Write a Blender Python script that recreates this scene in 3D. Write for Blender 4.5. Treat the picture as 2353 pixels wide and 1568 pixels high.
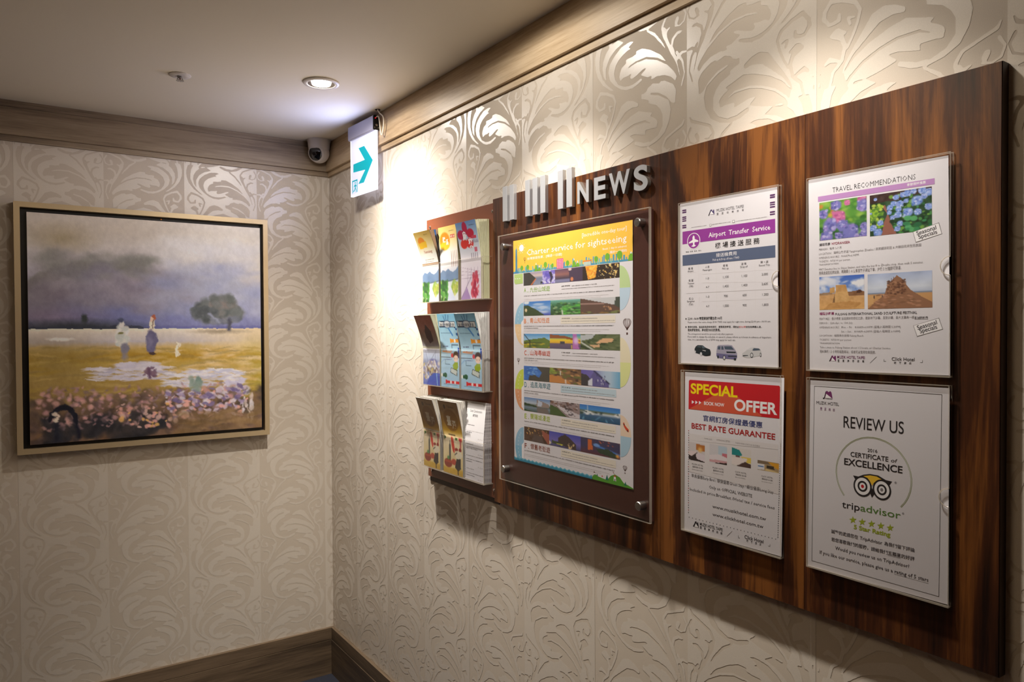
import bpy, math, random
import numpy as np
from mathutils import Matrix, Vector

# ------------------------------------------------------------------ camera, world, lights, exposure
sc = bpy.context.scene
for o in list(bpy.data.objects):
    bpy.data.objects.remove(o)
COL = sc.collection
R = math.radians
YAW, PITCH, ROLL = R(-34.146), R(-0.9714), R(-0.29957)
FOC = 1704.2                       # focal length in pixels of the 2353 px wide frame
cam = bpy.data.objects.new('camera', bpy.data.cameras.new('camera'))
COL.objects.link(cam)
fw = Vector((-math.cos(PITCH)*math.sin(YAW), math.cos(PITCH)*math.cos(YAW), math.sin(PITCH)))
rt = Vector((math.cos(YAW), math.sin(YAW), 0)); up = rt.cross(fw)
r2 = rt*math.cos(ROLL)+up*math.sin(ROLL); u2 = -rt*math.sin(ROLL)+up*math.cos(ROLL)
cam.matrix_world = Matrix(((r2.x, u2.x, -fw.x, -1.07646), (r2.y, u2.y, -fw.y, -2.89454), (r2.z, u2.z, -fw.z, 1.39389), (0, 0, 0, 1)))
cam.data.sensor_width = 36.0
cam.data.lens = FOC*36.0/2353
cam.data.clip_start = 0.02
sc.camera = cam

w = bpy.data.worlds.new('world'); sc.world = w; w.use_nodes = True
w.node_tree.nodes['Background'].inputs[0].default_value = (0.30, 0.24, 0.17, 1)
w.node_tree.nodes['Background'].inputs[1].default_value = 0.15
sc.view_settings.view_transform = 'Standard'
sc.view_settings.look = 'None'
sc.view_settings.gamma = 1.0
sc.view_settings.use_curve_mapping = False
sc.view_settings.exposure = 0.0
sc.cycles.use_denoising = True
sc.cycles.transparent_max_bounces = 24
sc.cycles.max_bounces = 8
sc.cycles.caustics_reflective = False
sc.cycles.caustics_refractive = False
sc.cycles.sample_clamp_indirect = 4.0

CEIL = 2.135
LAMPS = [  # distance off right wall, distance from corner, beam power, cone, spill power, aim (s, z, d)
    (0.27, 0.69, 98, 84, 5.0, (0.80, 0.8, 0.12)),
    (0.27, 1.52, 54, 98, 3.5, (1.55, 0.9, 0.22)),
    (0.27, 2.17, 44, 98, 2.6, (2.20, 0.9, 0.22))]
def spot(name, d, s, p, aim, size, blend=1.0, rad=0.020, col=(1.0, 0.93, 0.845)):
    l = bpy.data.lights.new(name, 'SPOT'); l.energy = p; l.color = col
    l.spot_size = R(size); l.spot_blend = blend; l.shadow_soft_size = rad
    o = bpy.data.objects.new(name, l); COL.objects.link(o)
    o.location = (-d, -s, CEIL-0.03)
    v = Vector((-aim[2], -aim[0], aim[1]))-o.location
    o.rotation_euler = v.to_track_quat('-Z', 'Y').to_euler()
    return o
for d, s, p, cone, q, aim in LAMPS:
    spot('downlight_beam', d, s, p, aim, cone)
    if s < 1: spot('downlight_halo', d, s, 42, aim, 128)
    spot('downlight_spill', d, s, q, (s, 0, d), 178, .15)
# soft warm fill lamp added out of frame to lift the ambient light
al = bpy.data.lights.new('lobby_light', 'AREA'); al.shape = 'DISK'; al.size = 0.5; al.energy = 3.4; al.color = (1.0, 0.78, 0.52)
ao = bpy.data.objects.new('lobby_light', al); COL.objects.link(ao); ao.location = (-1.20, -1.90, CEIL-0.03)

# ------------------------------------------------------------------ helpers
def lin(c):
    c = np.asarray(c, dtype=np.float64)/255.0
    return np.where(c <= 0.04045, c/12.92, ((c+0.055)/1.055)**2.4)
def rgba(c):
    return (*[float(v) for v in lin(c)], 1.0)
def nodes(name):
    m = bpy.data.materials.new(name); m.use_nodes = True
    nt = m.node_tree; b = nt.nodes['Principled BSDF']
    return m, nt, b
def mat(name, col, rough=0.5, metal=0.0, spec=0.5, bump=None, emit=None, estr=0, coat=0):
    m, nt, b = nodes(name)
    b.inputs['Base Color'].default_value = rgba(col); b.inputs['Roughness'].default_value = rough
    b.inputs['Metallic'].default_value = metal; b.inputs['Specular IOR Level'].default_value = spec
    if coat: b.inputs['Coat Weight'].default_value = coat; b.inputs['Coat Roughness'].default_value = 0.1
    if emit is not None:
        b.inputs['Emission Color'].default_value = rgba(emit); b.inputs['Emission Strength'].default_value = estr
    if bump:
        sc_, st, dist = bump
        tc = nt.nodes.new('ShaderNodeTexCoord'); n = nt.nodes.new('ShaderNodeTexNoise'); n.inputs['Scale'].default_value = sc_; n.inputs['Detail'].default_value = 4
        bp = nt.nodes.new('ShaderNodeBump'); bp.inputs['Strength'].default_value = st; bp.inputs['Distance'].default_value = dist
        nt.links.new(tc.outputs['Object'], n.inputs['Vector']); nt.links.new(n.outputs['Fac'], bp.inputs['Height']); nt.links.new(bp.outputs['Normal'], b.inputs['Normal'])
    return m
def wood(name, dark, midc, light, axis, scale=1.0, rough=0.4, contrast=1.0, rings=True, bump=0.15, spec=0.5, seed=0.0, figure=0.10):
    """grain runs along the given axis (0 x, 1 y, 2 z)"""
    m, nt, b = nodes(name); L = nt.links
    tc = nt.nodes.new('ShaderNodeTexCoord')
    def mp(s):
        k = nt.nodes.new('ShaderNodeMapping'); k.inputs['Scale'].default_value = s; k.inputs['Location'].default_value = (seed*3.7, seed*5.3, seed*2.9); L.new(tc.outputs['Object'], k.inputs['Vector']); return k
    def sc3(across, along): return [along if i == axis else across for i in range(3)]
    n1 = nt.nodes.new('ShaderNodeTexNoise'); n1.inputs['Scale'].default_value = 1; n1.inputs['Detail'].default_value = 7; n1.inputs['Roughness'].default_value = 0.62; n1.inputs['Distortion'].default_value = 1.8 if rings else 0.2
    L.new(mp(sc3(11*scale, (1.5 if rings else 1.0)*scale)).outputs[0], n1.inputs['Vector'])
    n2 = nt.nodes.new('ShaderNodeTexNoise'); n2.inputs['Scale'].default_value = 1; n2.inputs['Detail'].default_value = 6; n2.inputs['Roughness'].default_value = 0.7
    L.new(mp(sc3(170*scale, 7*scale)).outputs[0], n2.inputs['Vector'])
    add = nt.nodes.new('ShaderNodeMath'); add.operation = 'MULTIPLY_ADD'; L.new(n2.outputs['Fac'], add.inputs[0]); add.inputs[1].default_value = 0.50
    L.new(n1.outputs['Fac'], add.inputs[2])
    src = add.outputs[0]
    if rings:
        wv = nt.nodes.new('ShaderNodeTexWave'); wv.wave_type = 'RINGS'; wv.rings_direction = 'SPHERICAL'; wv.inputs['Scale'].default_value = 1; wv.inputs['Distortion'].default_value = 9; wv.inputs['Detail'].default_value = 3; wv.inputs['Detail Scale'].default_value = 0.6
        k = mp(sc3(7*scale, 1.3*scale)); L.new(k.outputs[0], wv.inputs['Vector'])
        ad2 = nt.nodes.new('ShaderNodeMath'); ad2.operation = 'MULTIPLY_ADD'; L.new(wv.outputs['Fac'], ad2.inputs[0]); ad2.inputs[1].default_value = figure; L.new(src, ad2.inputs[2]); src = ad2.outputs[0]
    cr = nt.nodes.new('ShaderNodeValToRGB'); L.new(src, cr.inputs['Fac'])
    c0 = 0.745+(figure*.5 if rings else 0); h = 0.16/contrast
    e = cr.color_ramp.elements; e[0].position = c0-h; e[0].color = rgba(dark); e[1].position = c0+h; e[1].color = rgba(light)
    x = e.new(c0); x.color = rgba(midc)
    L.new(cr.outputs['Color'], b.inputs['Base Color'])
    b.inputs['Roughness'].default_value = rough; b.inputs['Specular IOR Level'].default_value = spec
    bp = nt.nodes.new('ShaderNodeBump'); bp.inputs['Strength'].default_value = bump; bp.inputs['Distance'].default_value = 0.0006
    L.new(n2.outputs['Fac'], bp.inputs['Height']); L.new(bp.outputs['Normal'], b.inputs['Normal'])
    return m
def clear(name, tint=(1, 1, 1), base=0.03, gain=0.75, rough=0.04, body=0.0, bodycol=(200, 195, 185)):
    """thin clear plastic: light passes straight through, the surface mirrors by fresnel"""
    m = bpy.data.materials.new(name); m.use_nodes = True; nt = m.node_tree; nt.nodes.clear(); L = nt.links
    out = nt.nodes.new('ShaderNodeOutputMaterial'); tr = nt.nodes.new('ShaderNodeBsdfTransparent'); tr.inputs[0].default_value = (*tint, 1)
    gl = nt.nodes.new('ShaderNodeBsdfGlossy'); gl.inputs['Roughness'].default_value = rough; gl.inputs['Color'].default_value = (1, 1, 1, 1)
    fr = nt.nodes.new('ShaderNodeLayerWeight'); fr.inputs['Blend'].default_value = 0.5
    pw_ = nt.nodes.new('ShaderNodeMath'); pw_.operation = 'POWER'; pw_.inputs[1].default_value = 5.0; L.new(fr.outputs['Facing'], pw_.inputs[0])
    mu = nt.nodes.new('ShaderNodeMath'); mu.operation = 'MULTIPLY_ADD'; mu.inputs[1].default_value = gain; mu.inputs[2].default_value = base; L.new(pw_.outputs[0], mu.inputs[0])
    mx = nt.nodes.new('ShaderNodeMixShader'); L.new(mu.outputs[0], mx.inputs[0]); L.new(tr.outputs[0], mx.inputs[1]); L.new(gl.outputs[0], mx.inputs[2])
    last = mx.outputs[0]
    if body > 0:
        df = nt.nodes.new('ShaderNodeBsdfDiffuse'); df.inputs[0].default_value = rgba(bodycol)
        tl = nt.nodes.new('ShaderNodeBsdfTranslucent'); tl.inputs[0].default_value = rgba(bodycol)
        m1 = nt.nodes.new('ShaderNodeMixShader'); m1.inputs[0].default_value = 0.5; L.new(df.outputs[0], m1.inputs[1]); L.new(tl.outputs[0], m1.inputs[2])
        m2 = nt.nodes.new('ShaderNodeMixShader'); m2.inputs[0].default_value = body; L.new(last, m2.inputs[1]); L.new(m1.outputs[0], m2.inputs[2]); last = m2.outputs[0]
    L.new(last, out.inputs['Surface'])
    return m

def W(s, z, d):            # right-wall frame: s from corner toward the camera, z up, d off the wall
    return (-d, -s, z)
def obj(name, verts, faces, m, parent=None, slots=None, smooth=False):
    me = bpy.data.meshes.new(name); me.from_pydata([tuple(v) for v in verts], [], faces)
    ms = m if isinstance(m, (list, tuple)) else [m]
    for x in ms: me.materials.append(x)
    if slots: me.polygons.foreach_set('material_index', slots)
    if smooth: me.polygons.foreach_set('use_smooth', [True]*len(me.polygons))
    me.update()
    o = bpy.data.objects.new(name, me); COL.objects.link(o)
    if parent is not None: attach(o, parent)
    return o
def attach(o, parent):
    o.parent = parent
    if parent.type == 'EMPTY': o.matrix_parent_inverse = Matrix.Translation(-parent.location)
def tag(o, label=None, cat=None, group=None, kind=None):
    if label: o['label'] = label
    if cat: o['category'] = cat
    if group: o['group'] = group
    if kind: o['kind'] = kind
    return o
def thing(name, label, cat, loc, group=None):
    o = bpy.data.objects.new(name, None); COL.objects.link(o); o.location = loc; o.empty_display_size = 0.02
    return tag(o, label, cat, group)
class MB:
    """collects boxes, prisms, tubes ... into one mesh"""
    def __init__(s): s.v = []; s.f = []; s.m = []
    def add(s, vs, fs, mi=0):
        b = len(s.v); s.v += [tuple(v) for v in vs]; s.f += [tuple(i+b for i in f) for f in fs]; s.m += [mi]*len(fs); return s
    def box(s, x0, x1, y0, y1, z0, z1, mi=0):
        return s.add([(x, y, z) for z in (z0, z1) for y in (y0, y1) for x in (x0, x1)], [(0, 2, 3, 1), (4, 5, 7, 6), (0, 1, 5, 4), (2, 6, 7, 3), (0, 4, 6, 2), (1, 3, 7, 5)], mi)
    def wbox(s, s0, s1, z0, z1, d0, d1, mi=0, bev=0.0):
        if bev <= 0: return s.box(-d1, -d0, -s1, -s0, z0, z1, mi)
        a = [W(q, z, d0) for q, z in ((s0, z0), (s1, z0), (s1, z1), (s0, z1))]
        b = [W(q, z, d1-bev) for q, z in ((s0, z0), (s1, z0), (s1, z1), (s0, z1))]
        c = [W(q, z, d1) for q, z in ((s0+bev, z0+bev), (s1-bev, z0+bev), (s1-bev, z1-bev), (s0+bev, z1-bev))]
        fs = [(3, 2, 1, 0), (8, 9, 10, 11)]
        for i in range(4):
            j = (i+1) % 4; fs += [(i, j, 4+j, 4+i), (4+i, 4+j, 8+j, 8+i)]
        return s.add(a+b+c, fs, mi)
    def prism(s, pts, f0, f1, mi=0, mside=None):
        n = len(pts); a = [f0(*p) for p in pts]; b = [f1(*p) for p in pts]
        s.add(a+b, [tuple(range(n))[::-1], tuple(range(n, 2*n))], mi)
        k = len(s.v)-2*n
        for i in range(n):
            j = (i+1) % n; s.f.append((k+i, k+j, k+n+j, k+n+i)); s.m.append(mi if mside is None else mside)
        return s
    def lathe(s, prof, o, ax, n=32, mi=0, cap=True):
        """prof: (radius, height along ax)"""
        ax = Vector(ax).normalized(); t = ax.orthogonal().normalized(); q = ax.cross(t); o = Vector(o); vs = []
        for r, h in prof:
            for k in range(n):
                a = 2*math.pi*k/n; vs.append(o+ax*h+t*(r*math.cos(a))+q*(r*math.sin(a)))
        fs = []
        for i in range(len(prof)-1):
            for k in range(n):
                k2 = (k+1) % n; fs.append((i*n+k, i*n+k2, (i+1)*n+k2, (i+1)*n+k))
        if cap:
            fs.append(tuple(range(n))[::-1]); fs.append(tuple(range((len(prof)-1)*n, len(prof)*n)))
        return s.add(vs, fs, mi)
    def tube(s, pts, r, n=8, mi=0, closed=False):
        pts = [Vector(p) for p in pts]; vs = []; m_ = len(pts); prev = None
        for i, p in enumerate(pts):
            a = pts[i-1] if (i > 0 or closed) else p; b = pts[(i+1) % m_] if (i < m_-1 or closed) else p
            t = (b-a).normalized()
            if prev is None: nn = t.orthogonal().normalized()
            else: nn = (prev-t*prev.dot(t)).normalized()
            prev = nn; q = t.cross(nn)
            rr = r[i] if isinstance(r, (list, tuple)) else r
            for k in range(n):
                an = 2*math.pi*k/n; vs.append(p+nn*(rr*math.cos(an))+q*(rr*math.sin(an)))
        fs = []
        for i in range(m_ if closed else m_-1):
            j = (i+1) % m_
            for k in range(n): k2 = (k+1) % n; fs.append((i*n+k, i*n+k2, j*n+k2, j*n+k))
        if not closed: fs += [tuple(range(n))[::-1], tuple(range((m_-1)*n, m_*n))]
        return s.add(vs, fs, mi)
    def sphere(s, c, r, nu=24, nv=14, mi=0, sc3=(1, 1, 1), rot=None):
        vs = []; fs = []; c = Vector(c)
        for i in range(nv+1):
            th = math.pi*i/nv
            for k in range(nu):
                ph = 2*math.pi*k/nu; p = Vector((r*sc3[0]*math.sin(th)*math.cos(ph), r*sc3[1]*math.sin(th)*math.sin(ph), r*sc3[2]*math.cos(th)))
                if rot is not None: p = rot @ p
                vs.append(c+p)
        for i in range(nv):
            for k in range(nu): k2 = (k+1) % nu; fs.append((i*nu+k, (i+1)*nu+k, (i+1)*nu+k2, i*nu+k2))
        return s.add(vs, fs, mi)
    def build(s, name, m, parent=None, smooth=False, auto=False):
        o = obj(name, s.v, s.f, m, parent, s.m, smooth)
        if auto:
            me = o.data; me.polygons.foreach_set('use_smooth', [True]*len(me.polygons))
            try: me.set_sharp_from_angle(angle=R(35))
            except Exception: pass
        return o

# ---- tiny raster toolbox for printed pictures (kept as vertex colours on flat grids)
def vnoise(w_, h_, fx, fy, seed, octv=4, pers=0.5):
    rng = np.random.RandomState(seed); out = np.zeros((h_, w_)); amp = 1; tot = 0
    for o_ in range(octv):
        gx, gy = int(fx*2**o_)+2, int(fy*2**o_)+2
        g = rng.rand(gy+1, gx+1)
        x = np.linspace(0, gx-1.001, w_); y = np.linspace(0, gy-1.001, h_)
        xi = x.astype(int); yi = y.astype(int); xf = x-xi; yf = y-yi
        xf = xf*xf*(3-2*xf); yf = yf*yf*(3-2*yf)
        a = g[yi][:, xi]; b = g[yi][:, xi+1]; c = g[yi+1][:, xi]; d = g[yi+1][:, xi+1]
        v = (a*(1-xf)+b*xf)*(1-yf)[:, None]+(c*(1-xf)+d*xf)*yf[:, None]
        out += v*amp; tot += amp; amp *= pers
    return out/tot
class Cv:
    def __init__(s, w_, h_, bg=(255, 255, 255)):
        s.w, s.h = w_, h_; s.a = np.zeros((h_, w_, 3))+np.array(bg, float)
        s.X, s.Y = np.meshgrid((np.arange(w_)+.5)/w_, (np.arange(h_)+.5)/h_)
    def mix(s, k, col):
        k = np.clip(k, 0, 1)[..., None]; s.a = s.a*(1-k)+np.array(col, float)*k; return s
    def vg(s, stops, x=False):
        t = s.X if x else s.Y; ps = [p for p, _ in stops]
        s.a = np.stack([np.interp(t, ps, [c[i] for _, c in stops]) for i in range(3)], -1); return s
    def ell(s, cx, cy, rx, ry, col, soft=0.15, k=1.0, ang=0):
        dx, dy = s.X-cx, s.Y-cy; c, n = math.cos(ang), math.sin(ang); ex = (dx*c+dy*n)/rx; ey = (-dx*n+dy*c)/ry
        return s.mix(k*(1-np.sqrt(ex*ex+ey*ey)+soft)/(2*soft), col)
    def poly(s, pts, col, k=1.0):
        ins = np.zeros(s.X.shape, bool); n = len(pts)
        for i in range(n):
            x1, y1 = pts[i]; x2, y2 = pts[(i+1) % n]
            if y1 == y2: continue
            c = ((y1 > s.Y) != (y2 > s.Y)) & (s.X < (x2-x1)*(s.Y-y1)/(y2-y1)+x1); ins ^= c
        return s.mix(ins*k, col)
    def line(s, x1, y1, x2, y2, wd, col, k=1.0):
        asp = s.h/s.w; dx, dy = x2-x1, (y2-y1)*asp; l2 = dx*dx+dy*dy+1e-9
        t = np.clip(((s.X-x1)*dx+(s.Y-y1)*asp*dy)/l2, 0, 1)
        dd = np.hypot(s.X-x1-t*dx, (s.Y-y1)*asp-t*dy); return s.mix(k*(1.2-dd/wd), col)
    def tint(s, seed, fx, fy, amt, mask=1.0, octv=4):
        n = vnoise(s.w, s.h, fx, fy, seed, octv)-.5; s.a = s.a+(n*amt*mask)[..., None]; return s
    def dabs(s, n, x0, x1, y0, y1, sx, sy, cols, seed, k=.9, soft=.3, ang=.5):
        rng = random.Random(seed)
        for _ in range(n):
            cx, cy = rng.uniform(x0, x1), rng.uniform(y0, y1); q = rng.uniform(.5, 1.3); rx, ry = sx*q, sy*q*rng.uniform(.7, 1.2)
            r_ = max(rx, ry*s.h/s.w)*1.6; xa, xb = int(max(0, (cx-r_)*s.w)), int(min(s.w, (cx+r_)*s.w+1)); ya, yb = int(max(0, (cy-r_*s.w/s.h)*s.h)), int(min(s.h, (cy+r_*s.w/s.h)*s.h+1))
            if xb <= xa or yb <= ya: continue
            X, Y = s.X[ya:yb, xa:xb]-cx, s.Y[ya:yb, xa:xb]-cy; an = rng.uniform(-ang, ang); c, t = math.cos(an), math.sin(an)
            e = np.sqrt(((X*c+Y*t)/rx)**2+((-X*t+Y*c)/ry)**2); m_ = (np.clip((1-e+soft)/(2*soft), 0, 1)*k)[..., None]
            s.a[ya:yb, xa:xb] = s.a[ya:yb, xa:xb]*(1-m_)+np.array(rng.choice(cols), float)*m_
        return s

INK = dict(k=(38, 36, 40), k2=(72, 68, 74), g=(138, 132, 134), gl=(198, 192, 192), gll=(226, 221, 222), w=(250, 248, 250), w2=(214, 214, 218), navy=(72, 58, 112), purple=(152, 62, 156), purpled=(88, 48, 98),
  slate=(92, 104, 132), red=(206, 34, 44), redl=(216, 92, 66), yel=(255, 226, 20), blue=(66, 78, 138), redd=(176, 36, 40), redd2=(150, 50, 80), mauve=(190, 142, 198), mag=(150, 40, 104), plum=(122, 52, 108), olive=(134, 150, 62),
  gold=(246, 200, 62), green=(92, 134, 64), leaf=(164, 180, 48), carb=(36, 46, 52), carg=(92, 108, 118), carg2=(70, 84, 92), carg3=(80, 94, 112), vans=(168, 164, 184), vand=(112, 108, 148), vanw=(206, 206, 208),
  amber=(255, 202, 78), lgreen=(146, 190, 74), orange=(240, 138, 60), brick=(214, 78, 48), teal=(66, 134, 152), lime=(182, 206, 40), brown=(146, 64, 44), iceb=(196, 216, 228), cream=(236, 228, 214),
  cityb=(88, 160, 192), cityt=(130, 190, 180), tree=(120, 182, 60), treed=(70, 140, 60), pink=(222, 92, 140), sea=(48, 140, 172), sea2=(96, 176, 200), hill=(88, 160, 52), pine=(30, 120, 100), dbrown=(84, 48, 40), aqua=(0, 190, 200))
TEXTC = {}
def glyphs(text, wt):
    if (text, wt) in TEXTC: return TEXTC[(text, wt)]
    c = bpy.data.curves.new('t', 'FONT'); c.body = text
    c.resolution_u = 8 if (len(text) < 18 and ord(text[0]) < 0x2000) else (2 if len(text) < 22 else 1); c.offset = wt
    o = bpy.data.objects.new('t', c); COL.objects.link(o); m = o.to_mesh()
    n = len(m.vertices); v = np.empty(n*3, np.float64); m.vertices.foreach_get('co', v); v = v.reshape(-1, 3)[:, :2].copy()
    f = [tuple(p.vertices) for p in m.polygons]
    o.to_mesh_clear(); bpy.data.objects.remove(o); bpy.data.curves.remove(c)
    TEXTC[(text, wt)] = (v, f); return v, f
def cap_height():
    g, f = glyphs('H', 0); return g[:, 1].max()
class Print:
    """flat printing in millimetres, u right, v down, from the sheet's top left corner"""
    def __init__(s): s.v = []; s.f = []; s.c = []; s.n = 0
    def add(s, uv, faces, col, L):
        s.v.append(np.column_stack([np.asarray(uv, float), np.full(len(uv), float(L))]))
        s.f += [tuple(i+s.n for i in f) for f in faces]
        s.c += [rgba(INK[col] if isinstance(col, str) else col)]*sum(len(f) for f in faces); s.n += len(uv)
    def poly(s, pts, col, L=1): s.add(pts, [tuple(range(len(pts)))], col, L)
    def rect(s, u0, v0, u1, v1, col, L=1): s.poly([(u0, v0), (u0, v1), (u1, v1), (u1, v0)], col, L)
    def ell(s, u, v, ru, rv, col, L=1, w_=0, a0=0, a1=360, n=28):
        full = a1-a0 == 360
        an = [R(a0+(a1-a0)*k/n) for k in range(n if full else n+1)]
        o_ = [(u+ru*math.cos(a), v+rv*math.sin(a)) for a in an]
        if not w_: s.poly(o_, col, L); return
        i_ = [(u+(ru-w_)*math.cos(a), v+(rv-w_)*math.sin(a)) for a in an]; m_ = len(o_)
        s.add(o_+i_, [(k, (k+1) % m_, m_+(k+1) % m_, m_+k) for k in range(m_ if full else m_-1)], col, L)
    def text(s, u, v, w_, h, text, col, wt=0, L=2, it=0, rot=None):
        g, f = glyphs(text, wt)
        if not len(g): return
        x0, x1 = g[:, 0].min(), g[:, 0].max(); y0, y1 = g[:, 1].min(), g[:, 1].max()
        latin = any(ord(ch) < 0x250 and ch.isalnum() for ch in text)
        k = w_/(x1-x0)
        if latin: ky = h/cap_height(); yb = 0
        else: ky = h/(y1-y0); yb = y0
        X = (g[:, 0]-x0)*k; Y = (g[:, 1]-yb)*ky
        if it: X = X+Y*.22
        if rot: X, Y = X*math.cos(rot)-Y*math.sin(rot), X*math.sin(rot)+Y*math.cos(rot)
        s.add(np.column_stack([u+X, v-Y]), f, col, L)
    def greek(s, u, v, w_, h, col, L=2):
        """a line of print too small to read"""
        rng = random.Random(int(u*13+v*7)); x = u
        while x < u+w_-h*.5:
            l = min(rng.uniform(.5, 1.0)*h, u+w_-x)
            s.rect(x, v-h*rng.uniform(.75, 1), x+l, v-h*.55, col, L); s.rect(x, v-h*.38, x+l*rng.uniform(.6, 1), v-h*.05, col, L)
            x += l+h*(.22 if rng.random() < .8 else .9)
    def image(s, u0, v0, u1, v1, arr, L=1):
        h_, w_ = arr.shape[:2]; a = lin(np.clip(arr, 0, 255))
        U, V = np.meshgrid(np.linspace(u0, u1, w_), np.linspace(v0, v1, h_))
        idx = np.arange(w_*h_).reshape(h_, w_)
        q = np.stack([idx[:-1, :-1], idx[1:, :-1], idx[1:, 1:], idx[:-1, 1:]], -1).reshape(-1, 4)
        s.v.append(np.column_stack([U.ravel(), V.ravel(), np.full(w_*h_, float(L))])); s.f += [tuple(r) for r in (q+s.n).tolist()]
        cf = np.column_stack([a.reshape(-1, 3), np.ones(w_*h_)])[q.ravel()]
        s.c += [tuple(r) for r in cf.tolist()]; s.n += w_*h_
    def run(s, items):
        for it in items:
            k = it[0]
            if k == 't': s.text(*it[1:])
            elif k == 'g': s.greek(*it[1:])
            elif k == 'r': s.rect(*it[1:])
            elif k == 'p': s.poly(*it[1:])
            elif k == 'e': s.ell(*it[1:])
            elif k == 'i': s.image(*it[1:5], PIC[it[5]](it[6], it[7]), it[8])
            elif k == 'f':
                P, w_, col, L = it[1:]
                for a, b in zip(P, P[1:]+P[:1]):
                    d = Vector((b[0]-a[0], b[1]-a[1])).normalized()*w_/2; n = Vector((-d.y, d.x)); a2 = Vector(a)-d; b2 = Vector(b)+d
                    s.poly([tuple(a2-n), tuple(a2+n), tuple(b2+n), tuple(b2-n)], col, L)
            elif k == 'ts':
                u0, v0, u1, v1, h, t, col, wt, L = it[1:]
                s.text(u0, v0, math.hypot(u1-u0, v1-v0), h, t, col, wt, L, 0, math.atan2(v0-v1, u1-u0))
    def build(s, name, mp, m, parent, lift=0.00003):
        V = np.concatenate(s.v); P = mp(V[:, 0], V[:, 1], V[:, 2]*lift)
        o = obj(name, P.tolist(), s.f, m, parent)
        ca = o.data.color_attributes.new('ink', 'FLOAT_COLOR', 'CORNER'); ca.data.foreach_set('color', np.array(s.c, dtype=np.float32).ravel())
        return o
PRINTS = {}
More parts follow.
